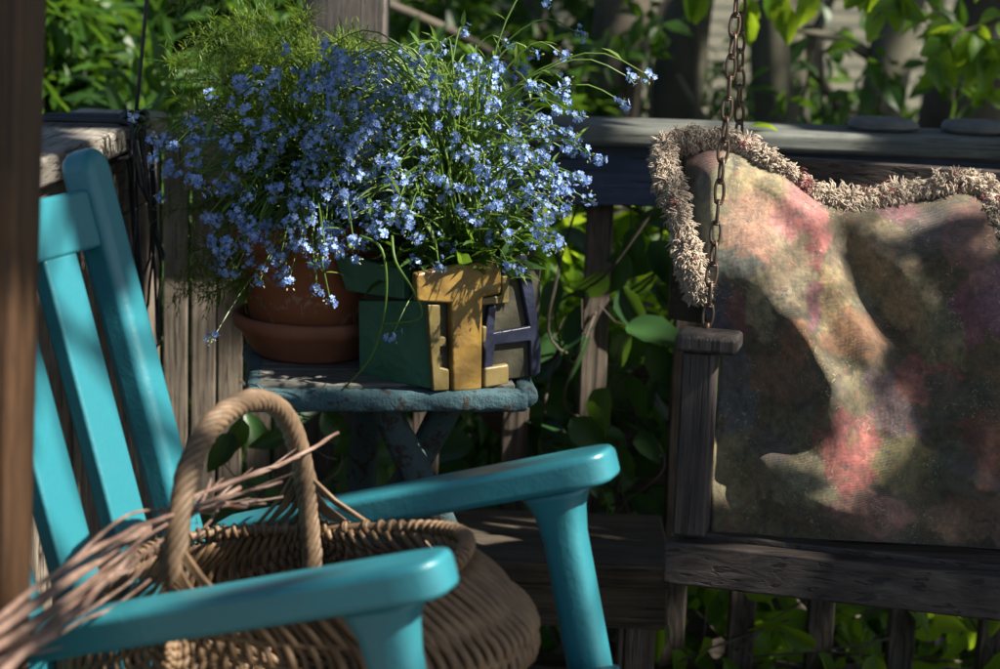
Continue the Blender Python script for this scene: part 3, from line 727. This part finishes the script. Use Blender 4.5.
# ------------------------------------------------------------------ sticks lying across the basket and chair arm
def stick(pp, r0, r1, label, grp, tw=4, kink=.004, seed=0):
    pts0 = [P(*q) for q in pp]; m = MB(); n = 34
    pts = [poly(pts0, j/n)+V((noise.noise(V((j*.23, seed, 0))), noise.noise(V((j*.23, seed, 7))), noise.noise(V((j*.23, seed, 14)))))*kink for j in range(n+1)]
    rs_ = [(r0+(r1-r0)*j/n)*(1+.12*noise.noise(V((j*.6, seed, 3)))+(.25 if j % 9 == 4 else 0)) for j in range(n+1)]
    m.tube(pts, rs_, 8)
    for k in range(tw):
        j = random.randint(6, n-3); d = (pts[j+1]-pts[j]).normalized(); e = (d+rdir()*.5).normalized(); l = U(.03, .10)
        m.tube([pts[j], pts[j]+e*l*.5, pts[j]+(e+d*.3+rdir()*.2).normalized()*l], [rs_[j]*.45, rs_[j]*.3, rs_[j]*.15], 5)
    return tag(m.build('stick', M['bark'], smooth=True), label, 'stick', grp)
G = 'pruned sticks lying through the basket handle'
stick([(-20, 655, 1.50), (90, 585, 1.72), (170, 510, 1.93), (245, 478, 2.03), (300, 455, 2.10), (338, 433, 2.16)], .0043, .0018, 'longest pink-brown stick with a bright tip ending past the handle', G, 5, .004, 1)
stick([(-20, 640, 1.50), (100, 560, 1.74), (150, 528, 1.88), (205, 508, 1.98), (246, 504, 2.04)], .0044, .0034, 'thick pale stick with a blunt end behind the handle', G, 3, .004, 2)
stick([(-25, 690, 1.46), (45, 640, 1.56), (95, 590, 1.69), (160, 530, 1.88), (240, 488, 2.0)], .0042, .0024, 'lowest stick in front, sticking out past the chair arm toward the corner', G, 3, .005, 3)
for k in range(7):
    f = (k-3)/3; o1, o2, o3 = f*34+U(-6, 6), f*36+U(-10, 10), U(-16, 24); yy = U(-.06, .06)
    stick([(-30, 660+o1*.7, 1.50+yy*.5), (60, 600+o1, 1.66+yy*.6), (130, 553+o2, 1.81+yy), (190+U(-10, 10), 512+o2*.3+o3*.6, 1.95+yy), (235+U(-45, 50), 488+o3, 2.03+yy)], U(.0014, .0027), U(.0009, .0017), 'thin pink-brown stick among the bundle lying across the rear of the chair arm', G, 1, .0035, 10+k)

# ------------------------------------------------------------------ flowers
def flower(m, p, n, r):
    n = n.normalized(); x, y = frame(n); a0 = R()*6.28
    for k in range(5):
        a = a0+k*2*math.pi/5; d = x*math.cos(a)+y*math.sin(a); e = n.cross(d)
        lift = n*r*U(.0, .25)
        m.add([p, p+d*r*.45+e*r*.30, p+d*r*.85+e*r*.36+lift, p+d*r*1.05+lift*1.2, p+d*r*.85-e*r*.36+lift, p+d*r*.45-e*r*.30], [(0, 1, 2, 3, 4, 5)], 0)
    q = r*.2; m.add([p+n*r*.1+x*q, p+n*r*.1+y*q, p+n*r*.1-x*q, p+n*r*.1-y*q], [(0, 1, 2, 3)], 1)
def cluster(m, p, d, size, nf):
    ex = (d+rdir()*.6).normalized()
    for k in range(nf):
        v = rdir(); v = (v+d*.6+V((0, -.25, .25))).normalized()
        fp = p+v*size*U(.4, 1.0)+ex*size*U(-.7, .7); flower(m, fp, (v+rdir()*.35), U(.0029, .0047))
        m.tube([p-d*size*.6, fp], [.0006, .0004], 3, mi=2)
    for k in range(3):
        v = (rdir()+d).normalized(); c = p+v*size*.9
        m.tube([c, c+v*.002, c+v*.0035], [.0009, .0012, .0003], 5, mi=3)
def bloom_plant(name, label, root, pos, origin, leafn, spread):
    pl_ = thing(name, origin, label, 'flowers')
    ms = MB(); cl = []
    for (tip, size, nf) in pos:
        tip = tip+rdir()*.02; st_ = root+V((U(-1, 1)*spread, U(-1, 1)*spread, -.012))
        d = tip-st_; up = V((d.x*.10, d.y*.10, d.length*.75))
        droop = V((0, 0, max(0, d.length*.28)))
        c1 = st_+V((d.x*.28, d.y*.28, d.z*.5+d.length*.22)); c2 = st_+V((d.x*.7, d.y*.7, d.z*.86+d.length*.16))
        pts = [poly([st_, c1, c2, tip], j/12) for j in range(13)]
        ms.tube(pts, [.0016-.0009*j/12 for j in range(13)], 4)
        for k in range(3):
            j = random.randint(3, 11); e = (rdir()+Z*.3).normalized(); l = U(.012, .03)
            if R() < .5: ms.leaf(pts[j], e, Z, l*1.3, l*.28, .2, 0)
        cl.append((tip, (pts[12]-pts[10]).normalized(), size, nf))
    ms.build('stems', M['stem'], pl_)
    cl.sort(key=lambda c_: -c_[2]*c_[3]/c_[0].y)
    mats = [M['petal'], M['eye'], M['stem'], M['bud']]; rest = MB()
    for i, (p, d, s_, nf) in enumerate(cl):
        mm = MB() if i < 98 else rest
        cluster(mm, p, d, s_, nf)
        if i < 98: mm.build('flower_cluster', mats, pl_)
    if len(cl) > 98:
        o = rest.build('flower_cluster', mats, pl_); o['kind'] = 'stuff'
    ml = MB()
    for k in range(leafn):
        p = root+V((U(-1, 1)*spread*1.6, U(-1, 1)*spread*1.4, U(0, .055))); d = (rdir()+Z*.4+V((p.x-root.x, p.y-root.y, 0))*7+Z*.5).normalized()
        l = U(.03, .075); ml.leaf(p, d, Z+rdir()*.4, l, l*U(.22, .34), .2, 0, .3)
    ml.build('leaves', M['fleaf'], pl_)
    return pl_
def inpoly(x, y, pg_):
    c = False; n = len(pg_)
    for i in range(n):
        x1, y1 = pg_[i]; x2, y2 = pg_[(i+1) % n]
        if (y1 > y) != (y2 > y) and x < (x2-x1)*(y-y1)/(y2-y1)+x1: c = not c
    return c
PGN = [(270, 150), (325, 70), (365, 45), (400, 60), (440, 35), (480, 60), (530, 55), (545, 95), (580, 120), (570, 145), (600, 170), (570, 205), (550, 235), (500, 240), (450, 250), (405, 262), (360, 255), (330, 200)]
root = (C0+CB)/2+V((0, 0, HP-.012))
pos = []
while len(pos) < 380:
    x, y = U(290, 610), U(30, 270)
    if not inpoly(x, y, PGN): continue
    pos.append((P(x, y, U(2.50, 2.80)), U(.007, .0135), random.randint(6, 13)))
for _ in range(75): pos.append((P(U(335, 425), U(55, 245), U(2.48, 2.72)), U(.007, .012), random.randint(6, 11)))
for x, y, yy in ((615, 88, 2.62), (646, 66, 2.6), (640, 92, 2.62), (541, 14, 2.68), (580, 20, 2.7), (540, 45, 2.66), (565, 52, 2.66), (520, 35, 2.7), (472, 78, 2.6), (400, 205, 2.47), (396, 214, 2.46), (404, 196, 2.47), (438, 268, 2.5), (380, 325, 2.50), (540, 225, 2.58), (535, 255, 2.56), (528, 272, 2.55), (478, 215, 2.5), (560, 165, 2.56), (552, 196, 2.56), (538, 240, 2.56), (585, 168, 2.6), (567, 110, 2.6), (575, 75, 2.64), (560, 80, 2.62), (500, 250, 2.53), (545, 150, 2.55), (530, 175, 2.53)):
    pos.append((P(x, y, yy), .010, 9))
bloom_plant('forget_me_not_plant', 'blue forget-me-nots spilling out of the ceramic planter', root, pos, root, 420, .045)
PG2 = [(175, 130), (230, 95), (290, 60), (330, 50), (370, 110), (370, 230), (330, 265), (270, 262), (225, 270), (205, 220), (165, 165)]
root2 = pc+V((0, 0, .16)); pos = []
while len(pos) < 165:
    x, y = U(160, 380), U(40, 290)
    if not inpoly(x, y, PG2): continue
    pos.append((P(x, y, U(2.50, 2.74)), U(.007, .013), random.randint(6, 12)))
for x, y, yy in ((127, 127, 2.6), (158, 152, 2.58), (150, 172, 2.58), (180, 130, 2.6), (195, 150, 2.58), (205, 155, 2.57), (161, 202, 2.56), (213, 211, 2.56), (242, 97, 2.6), (260, 118, 2.58), (300, 52, 2.62), (318, 60, 2.62), (308, 280, 2.5), (345, 292, 2.48), (228, 342, 2.52), (340, 245, 2.44), (345, 253, 2.44), (310, 195, 2.47), (225, 272, 2.54), (247, 280, 2.53), (330, 185, 2.46), (262, 190, 2.5), (300, 292, 2.5), (240, 245, 2.52)):
    pos.append((P(x, y, yy), .0095, 8))
for _ in range(34): pos.append((P(U(222, 352), U(205, 268), U(2.48, 2.56)), U(.006, .010), random.randint(4, 8)))
pl2 = bloom_plant('forget_me_not_plant', 'blue forget-me-nots trailing from the terracotta pot to the left', root2, pos, root2, 300, .045)
m = MB()
for pp in ([(360, 236, 2.52), (382, 250, 2.49), (386, 300, 2.50), (372, 355, 2.51), (341, 391, 2.53)], [(392, 236, 2.50), (396, 262, 2.48), (414, 292, 2.49), (420, 318, 2.50), (381, 324, 2.50)]):
    q = [P(*a_) for a_ in pp]; m.tube([poly(q, j/24) for j in range(25)], [.0019-.0009*j/24 for j in range(25)], 6)
m.build('trailing_stem', M['stem'], pl2, smooth=True)
# feathery plant in the clay pot
fe = thing('feathery_plant', root2+V((-.02, .03, 0)), 'feathery yellow-green fern-like plant growing up behind the terracotta pot', 'plant')
ms = MB(); ml = MB()
for k in range(84):
    x, y = (U(175, 375), U(5, 140)) if k < 56 else (U(165, 255), U(110, 310)); tip = P(x, y if x < 300 else max(y, 55), U(2.7, 2.93)); s0 = root2+V((U(-.04, .04), U(0, .05), 0)); d = tip-s0
    c1 = s0+V((d.x*.25, d.y*.4, d.z*.6)); c2 = s0+V((d.x*.7, d.y*.8, d.z*.95+.01))
    pts = [poly([s0, c1, c2, tip], j/20) for j in range(21)]; ms.tube(pts, [.0013-.0009*j/20 for j in range(21)], 4)
    for j in range(6, 21):
        for q in range(4):
            e = (rdir()+Z*.25+(pts[j]-pts[j-1]).normalized()*.7).normalized(); l = U(.018, .045); p = pts[j]
            ms.tube([p, p+e*l], [.0005, .0003], 3)
            for z_ in range(6):
                f = (rdir()*.8+e).normalized(); ml.leaf(p+e*l*(z_+1)/6, f, Z, U(.008, .017), .0019, .1, 0, .1)
ms.build('stems', M['fern'], fe); ml.build('fronds', M['fern'], fe)

# ------------------------------------------------------------------ vines on the railing
def vine(label, name, boxes, n, size, mat, seed, grp=None, runs=8, face=V((0, -.8, .5))):
    t0 = V((sum((b[0]+b[1])/2 for b in boxes)/len(boxes), sum((b[2]+b[3])/2 for b in boxes)/len(boxes), -.4))
    o = thing(name, t0, label, 'vine', grp); ms = MB(); ml = MB()
    for k in range(n):
        b = random.choice(boxes); p = V((U(b[0], b[1]), U(b[2], b[3]), U(b[4], b[5])))
        d = (V((U(-1, 1), U(-.6, .3), U(-1.3, .4)))).normalized(); l = size*U(.6, 1.25)
        ml.leaf_hi(p, d, (face+rdir()*.7).normalized(), l, l*U(.5, .62))
        if k % 2: ms.tube([p-d*l*.5+Z*.02, p-d*l*.2, p], [.0012, .001, .0008], 4)
    for k in range(runs):
        b = random.choice(boxes); pts = [V((U(b[0], b[1]), U(b[2], b[3]), b[4]+(b[5]-b[4])*j/5+U(-.03, .03))) for j in range(6)]; pts[0].z = min(pts[0].z, -.3 if R() < .5 else pts[0].z)
        ms.tube([poly(pts, j/30) for j in range(31)], .0022, 5)
    ms.build('stems', M['trunk'], o); ml.build('leaves', mat, o, smooth=True)
vine('dark green leafy vine climbing the railing pickets beside the planter', 'climbing_vine', [(.06, .32, 3.22, 3.42, .2, .74), (-.05, .3, 3.3, 3.5, .05, .5)], 120, .09, M['vine'], 1)
vine('dark green leafy vine low behind the basket handle', 'climbing_vine', [(-.42, -.18, 3.05, 3.22, .18, .42)], 34, .075, M['vine'], 2, runs=3)
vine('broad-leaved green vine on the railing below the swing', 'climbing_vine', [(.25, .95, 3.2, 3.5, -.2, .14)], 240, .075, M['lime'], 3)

# ------------------------------------------------------------------ garden foliage
def leafcloud(name, label, cat, c, rx, ry, rz, n, size, mat, grp=None, asp=.4, clumps=26, stem_n=8, base=-.45):
    o = thing(name, V((c.x, c.y, base)), label, cat, grp); ml = MB(); ms = MB()
    cs = []
    for k in range(clumps):
        v = rdir()*R()**.4; cs.append((c+V((v.x*rx, v.y*ry, v.z*rz)), U(.1, .28)*min(rx, rz)*1.6))
    for k in range(n):
        cc, cr = random.choice(cs); v = rdir()*cr*R()**.45; p = cc+v
        if p.z < base+.02: continue
        d = (v.normalized()+V((0, 0, -.25))+rdir()*.6).normalized(); l = size*U(.55, 1.25)
        ml.leaf(p, d, (Z+rdir()*.6).normalized(), l, l*asp*U(.8, 1.2), .15, 0, .2)
    for k in range(stem_n):
        cc, cr = random.choice(cs); s0 = V((c.x+U(-.15, .15), c.y+U(-.15, .15), base)); mid = (s0+cc)/2+rdir()*.06
        ms.tube([poly([s0, mid, cc], j/10) for j in range(11)], [.008-.005*j/10 for j in range(11)], 5)
    ms.build('stems', M['trunk'], o); ml.build('leaves', mat, o); return o
SG = 'leafy shrubs beyond the railing'
def shrub_at(px, py, Y, rx, rz, n, size, mat, label, asp=.36, ry=.35):
    c = P(px, py, Y); leafcloud('shrub', label, 'shrub', c, rx, ry, rz, n, size, mat, SG, asp)
shrub_at(95, 60, 4.7, .34, .34, 2600, .085, M['shrub'], 'dark green long-leaved shrub behind the left railing beside the brown post')
shrub_at(235, 40, 5.1, .38, .36, 2600, .085, M['shrub'], 'dark green shrub between the hanging cord and the grey post')
shrub_at(160, 10, 6.6, .9, .6, 5200, .09, M['shrub'], 'tall dark shrub far back in the top left corner')
shrub_at(440, 60, 5.6, .42, .42, 2600, .08, M['shrub'], 'green shrub behind the flowers to the right of the grey post')
shrub_at(545, 70, 6.2, .40, .4, 1900, .08, M['shrub'], 'dark shrub left of the tree trunks in the middle')
shrub_at(835, 135, 6.3, .3, .16, 420, .085, M['shrub'], 'low shrub between the two pale tree trunks on the right')
shrub_at(725, 100, 6.4, .2, .2, 190, .08, M['shrub'], 'small shrub in front of the cream siding behind the chains')
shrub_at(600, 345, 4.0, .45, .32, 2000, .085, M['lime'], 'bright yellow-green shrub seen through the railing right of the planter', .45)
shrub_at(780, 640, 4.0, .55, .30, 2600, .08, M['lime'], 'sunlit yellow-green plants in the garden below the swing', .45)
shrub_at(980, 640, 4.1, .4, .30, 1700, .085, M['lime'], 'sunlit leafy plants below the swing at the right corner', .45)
shrub_at(300, 300, 4.2, .7, .5, 3000, .08, M['shrub'], 'dark shrub seen between the pickets behind the pots')
shrub_at(-60, 330, 4.2, .6, .6, 2200, .08, M['shrub'], 'dark shrub outside the left railing low behind the chair')
# ground cover
gm = MB()
for k in range(15000):
    y = U(3.6, 12); x = U(-.45, .5)*y; p = V((x, y, -.45+U(0, .16)+.1*noise.noise(V((x, y, 0))))); d = (rdir()+Z*.4).normalized(); l = U(.04, .10)*(1+y*.05)
    gm.leaf(p, d, Z, l, l*.5, .2)
o = gm.build('ground_cover', M['shrub']); o['kind'] = 'stuff'; o['label'] = 'low green ground cover across the garden'
# mauve flowers below the swing
p = P(928, 637, 3.75); fl_ = thing('mauve_flower', V((p.x, p.y, -.45)), 'small mauve four-petalled flowers below the swing at right', 'flower')
m = MB(); ms = MB()
for dx, dz in ((0, 0), (.012, .008), (-.01, .012), (.02, -.006), (.0, .02), (-.03, .03)):
    q = p+V((dx, 0, dz)); flower(m, q, V((U(-.4, .4), -1, .4)), .011)
    ms.tube([V((p.x, p.y+.02, -.45)), V((p.x, p.y+.015, p.z-.1)), q], .0016, 4)
m.build('petals', [M['mauve'], M['eye']], fl_); ms.build('stem', M['stem'], fl_)

# ------------------------------------------------------------------ trees
def tree(label, pts, r0, r1, mat, crown=None, cn=320, csz=.13):
    o = thing('tree', V((pts[0].x, pts[0].y, -.45)), label, 'tree', 'tree trunks beyond the railing')
    m = MB(); n = 30; rs = []
    for j in range(n+1):
        t = j/n; c = poly(pts, t); r = r0+(r1-r0)*t
        rs.append([c+V((math.cos(a), math.sin(a), 0))*r*(1+.22*noise.noise(V((math.cos(a)*1.3+r0*90, math.sin(a)*1.3, t*9)))+.10*noise.noise(V((math.cos(a)*4+r0*90, math.sin(a)*4, t*30)))) for a in [2*math.pi*k/18 for k in range(24)]])
    m.rings(rs)
    tp = pts[-1]
    for k in range(3):
        t = U(.28, .6); c = poly(pts, t); e = V((U(-1, 1), U(-.6, .2), U(.2, 1))).normalized(); q = c+e*U(.25, .6); m.tube([c, (c+q)/2+rdir()*.04, q], [r0*.28, r0*.2, r0*.08], 7)
    for k in range(6):
        e = (rdir()+Z*.8).normalized(); q = tp+e*U(.6, 1.1); m.tube([tp-Z*.15, (tp+q)/2+rdir()*.08, q], [r1*.7, r1*.45, r1*.15], 7)
    m.build('trunk', mat, o, smooth=True)
    ml = MB()
    for k in range(cn):
        v = rdir()*R()**.4; p = tp+V((v.x*1.0, v.y*1.0, .55+v.z*.75)); d = rdir(); l = csz*U(.7, 1.3)
        ml.leaf(p, d, (Z+rdir()*.5).normalized(), l, l*.55, .15)
    ml.build('crown', M['canopy'], o)
def tr(pxb, pxt, Y, wpx, label, mat, top=3.0, lean=0):
    a = P(pxb, 125, Y); b = P(pxt, 0, Y); d = (b-a)/(b.z-a.z); g = a+d*(-.45-a.z); t = a+d*(top-a.z)
    r = 1.2*wpx/2*Y/FPX; tree(label, [g, a*.5+g*.5, a*.6+b*.4, t*.6+a*.4, t], r*1.15, r*.7, mat)
tr(612, 622, 5.6, 50, 'dark tree trunk just left of the rug fringe', M['trunk'])
tr(674, 690, 5.9, 44, 'grey-green tree trunk left of the chains', M['trunkG'])
tr(782, 774, 5.7, 50, 'thick mottled tree trunk right of the chains', M['trunkG'])
tr(876, 900, 5.4, 42, 'pale grey slanting tree trunk above the slate', M['trunkG'])
tr(960, 1000, 5.8, 70, 'dark thick leaning tree trunk at the right edge', M['trunk'])
tr(925, 940, 6.6, 12, 'thin brown sapling between the two right-hand trunks', M['trunk'])
tr(525, 535, 7.2, 36, 'dark distant tree trunk behind the flower tips', M['trunk'])
# a drooping bough in the middle and a leafy bough at the top right
for x, y, Y, rr_, lab in ((650, 40, 4.9, .13, 'loose leafy sapling in front of the trunks left of the chains'), (830, 55, 4.8, .15, 'loose leafy sapling between the trunks right of the chains'), (935, 75, 4.9, .15, 'loose leafy sapling in front of the dark leaning trunk')):
    leafcloud('sapling', lab, 'sapling', P(x, y, Y), rr_, .15, rr_*1.1, 52, .07, M['shrub'], 'leafy saplings before the trunks', .5, 9, 4)
bo = thing('leafy_bough', P(990, -20, 4.0), 'leafy bough with bright green leaves hanging in the top right corner', 'branch')
ms = MB(); ml = MB()
for s_, e_ in (((1040, -40, 4.2), (870, 20, 3.9)), ((1030, 20, 4.1), (930, 60, 3.95)), ((1020, -60, 4.2), (850, -10, 4.0)), ((1040, 60, 4.1), (985, 55, 4.0)), ((1010, 120, 4.4), (935, 10, 4.2))):
    a, b = P(*s_), P(*e_); pts = [a+(b-a)*j/12+rdir()*.006+Z*.03*math.sin(j/12*3.1) for j in range(13)]; ms.tube(pts, [.006-.004*j/12 for j in range(13)], 5)
    for k in range(22):
        q = pts[random.randint(3, 12)]; d = (rdir()+V((-.3, -.2, -.7))).normalized(); l = U(.045, .085)
        ml.leaf_hi(q+rdir()*.012, d, (V((0, -.6, .5))+rdir()*.6).normalized(), l, l*.58)
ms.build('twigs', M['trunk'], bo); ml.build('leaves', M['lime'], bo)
b2 = thing('leafy_bough', P(780, -10, 4.2), 'few broad leaves on a twig behind the top of the chains', 'branch')
ms = MB(); ml = MB(); a, b = P(830, -60, 4.3), P(740, 10, 4.2); pts = [a+(b-a)*j/8 for j in range(9)]; ms.tube(pts, .003, 5)
for x, y in ((750, 12), (785, 10), (790, 22), (770, -4), (745, 25), (812, 5), (700, 2), (690, -2)):
    q = P(x, y-14, 4.2); ml.leaf_hi(q, V((U(-.3, .3), 0, -1)), V((U(-.4, .4), -1, .2)), .075, .046); ms.tube([pts[4], q], .0015, 4)
ms.build('twigs', M['trunk'], b2); ml.build('leaves', M['lime'], b2)
m = MB(); m.tube([poly([P(385, 4, 4.6), P(430, 22, 4.6), P(478, 45, 4.7), P(520, 80, 4.8), P(560, 200, 4.9)], j/20) for j in range(21)], [.012-.0002*j for j in range(21)], 7)
tag(m.build('bare_branch', M['trunk'], smooth=True), 'bare brown branch sloping down behind the flowers', 'branch')

# ------------------------------------------------------------------ neighbour's house
hs = thing('house', (1.6, 11.2, -.45), "neighbour's cream house wall with lap siding seen between the tree trunks", 'house')
m = MB()
for k in range(42):
    z = -.45+k*.072; m.box(V((2.0, 11.2, z+.036)), V((3.4, 0, 0)), V((0, .008, 0)), V((0, -.009, .0375)))
m.bx(-1.4, 5.4, 11.215, 14, -.45, 2.6); m.build('siding_wall', M['siding'], hs)
m = MB(); m.box(V((2.0, 12.4, 2.9)), V((3.8, 0, 0)), V((0, 1.6, 0)), V((0, 0, .04))); m.build('roof', M['trunk'], hs)

# ------------------------------------------------------------------ unseen leaf canopy added over the pergola to shade the deck around sun flecks
LIT = [  # picture spot, distance, radius of the fleck
 (70, 500, 2.08, .085), (110, 500, 2.14, .07), (60, 560, 2.0, .08), (95, 380, 2.14, .04), (168, 420, 2.2, .022), (160, 360, 2.2, .02), (155, 300, 2.2, .015), (60, 225, 2.1, .03),
 (110, 575, 1.8, .06), (190, 510, 1.95, .05), (290, 455, 2.1, .05), (320, 440, 2.15, .03), (100, 600, 2.0, .07), (285, 430, 2.05, .035), (250, 400, 2.0, .02), (35, 655, 1.95, .04),
 (430, 560, 1.70, .03), (615, 458, 2.12, .025), (585, 540, 2.15, .035), (600, 620, 2.15, .04), (400, 505, 2.1, .03),
 (555, 160, 2.58, .07), (510, 130, 2.6, .05), (400, 205, 2.47, .028), (342, 246, 2.44, .025), (470, 190, 2.55, .03), (300, 85, 2.8, .09), (240, 120, 2.8, .08), (220, 70, 2.8, .07), (340, 50, 2.8, .06), (120, 300, 3.0, .03), (110, 420, 3.1, .04), (150, 440, 3.2, .03), (235, 440, 3.2, .03), (350, 130, 2.75, .05), (440, 110, 2.6, .035), (640, 80, 2.6, .06), (390, 60, 2.65, .03),
 (450, 300, 2.585, .04), (452, 365, 2.585, .028), (498, 372, 2.6, .02), (500, 290, 2.61, .02),
 (735, 165, 2.66, .08), (725, 260, 2.6, .04), (770, 300, 2.58, .05), (760, 225, 2.63, .075), (730, 215, 2.66, .05), (800, 220, 2.62, .06), (790, 290, 2.59, .05), (825, 345, 2.56, .04), (850, 420, 2.5, .045), (850, 465, 2.48, .055), (865, 512, 2.47, .06), (915, 525, 2.46, .03), (805, 492, 2.49, .035),
 (985, 490, 2.46, .016), (660, 150, 2.72, .05), (690, 230, 2.67, .03), (780, 165, 2.74, .03), (880, 188, 2.73, .035), (945, 178, 2.73, .035), (1000, 195, 2.7, .025), (830, 195, 2.73, .03), (718, 190, 2.69, .03), (772, 180, 2.68, .05),
 (30, 470, 1.66, .09), (20, 560, 1.66, .06), (705, 332, 2.54, .035), (735, 334, 2.54, .03), (735, 60, 2.6, .06), (380, 40, 3.36, .06), (373, 450, 3.36, .06), (60, 180, 2.55, .045), (190, 190, 3.2, .06), (140, 300, 3.2, .03), (200, 330, 3.2, .035), (290, 270, 2.6, .03), (310, 322, 2.59, .02),
 (600, 530, 2.95, .05), (500, 525, 3.0, .04), (250, 378, 2.58, .02), (560, 395, 3.28, .03), (690, 560, 3.25, .06), (740, 650, 3.45, .09), (800, 630, 3.45, .05), (880, 640, 3.45, .08), (970, 645, 3.45, .08), (600, 260, 3.32, .05), (570, 230, 3.35, .05), (300, 330, 3.2, .03)]
LT = [(P(x, y, d), r) for x, y, d, r in LIT]
def shade_tree(x, y, label):  # trees added to shade the garden, crowns left open along the fleck rays
    g = V((x, y, -.45)); tree(label, [g, g+V((.05, .05, 1.4)), g+V((0, .1, 3.0))], .17, .11, M['trunk'], None, 10, .1)
    o = bpy.data.objects[[k for k in ORG if k.startswith('tree')][-1]]
    ml = MB()
    cs = [(g+V((U(-1.7, 1.7), U(-1.5, 1.5), U(2.7, 5.2))), U(.45, .8)) for k in range(24)]
    for k in range(1300):
        c_, r_ = random.choice(cs); p = c_+rdir()*r_*R()**.4; l = U(.13, .24)
        if any(((p-q)-SUN*(p-q).dot(SUN)).length < r2+l*.5 for q, r2 in LT): continue
        ml.leaf(p, rdir(), (Z+rdir()*.7).normalized(), l, l*.6, .15)
    ml.build('crown', M['canopy'], o)
shade_tree(3.4, 4.6, 'unseen broad tree added just right of the view to shade the garden')
shade_tree(3.9, 7.4, 'second unseen broad tree added deeper in, right of the view, for shade')
shade_tree(1.1, 8.6, 'broad tree added in front of the cream house to shade the garden')
best = sorted([.95+.05*i for i in range(40)], key=lambda y: sum(1 for q, r_ in LT if abs((q+SUN*((2.63-q.z)/SUN.z)).y-y) < r_+.03))
ys_ = []
for y in best:
    if all(abs(y-o_) > .3 for o_ in ys_) and len(ys_) < 5 and y > .3: ys_.append(y)
for y in ys_:
    m = MB(); m.bx(-.9, 3.0, y-.02, y+.02, 2.572, 2.66); m.build('rafter', M['greyX'], pg, bevel=.004)
m = MB(); m.bx(-.90, -.80, .2, 3.345, 2.422, 2.57); m.build('beam', M['greyY'], pg, bevel=.006)
m = MB(); m.bx(-.90, -.79, .7, .81, 0, 2.42); m.build('post', M['postZ'], pg, bevel=.006)
cv = thing('added_canopy', (1.4, 2.1, 2.6), 'dense leafy vine covering the pergola roof above the deck', 'vine')
ml = MB()
for k in range(14000):
    p = V((U(-.5, 3.4), U(.9, 3.02), U(2.25, 2.85))); l = U(.07, .13)
    ok = True
    for q, r in LT:
        v_ = p-q; dd_ = (v_-SUN*v_.dot(SUN)).length
        if dd_ < r+l*.55: ok = False; break
    if ok: ml.leaf(p-X*l*.5, (V((1, 0, 0))+rdir()*.5).normalized(), (SUN+rdir()*.5).normalized(), l, l*.75, .12)
for q in (P(738, 500, 2.52), P(738, 528, 2.52), P(724, 515, 2.5)):  # extra leaves added to keep sun off the rug's lower left
    for k in range(5):
        p = q+SUN*((2.3+.1*k-q.z)/SUN.z); ml.leaf(p-X*.04, (X+rdir()*.3).normalized(), (SUN+rdir()*.3).normalized(), .085, .065, .12)
ml.build('leaves', M['canopy'], cv)
ms = MB()
for k in range(9):
    pts = [V((-.5+j*.7, U(1, 3.4), U(2.7, 2.78))) for j in range(6)]; ms.tube([poly(pts, j/30) for j in range(31)], .008, 5)
ms.build('stems', M['trunk'], cv)
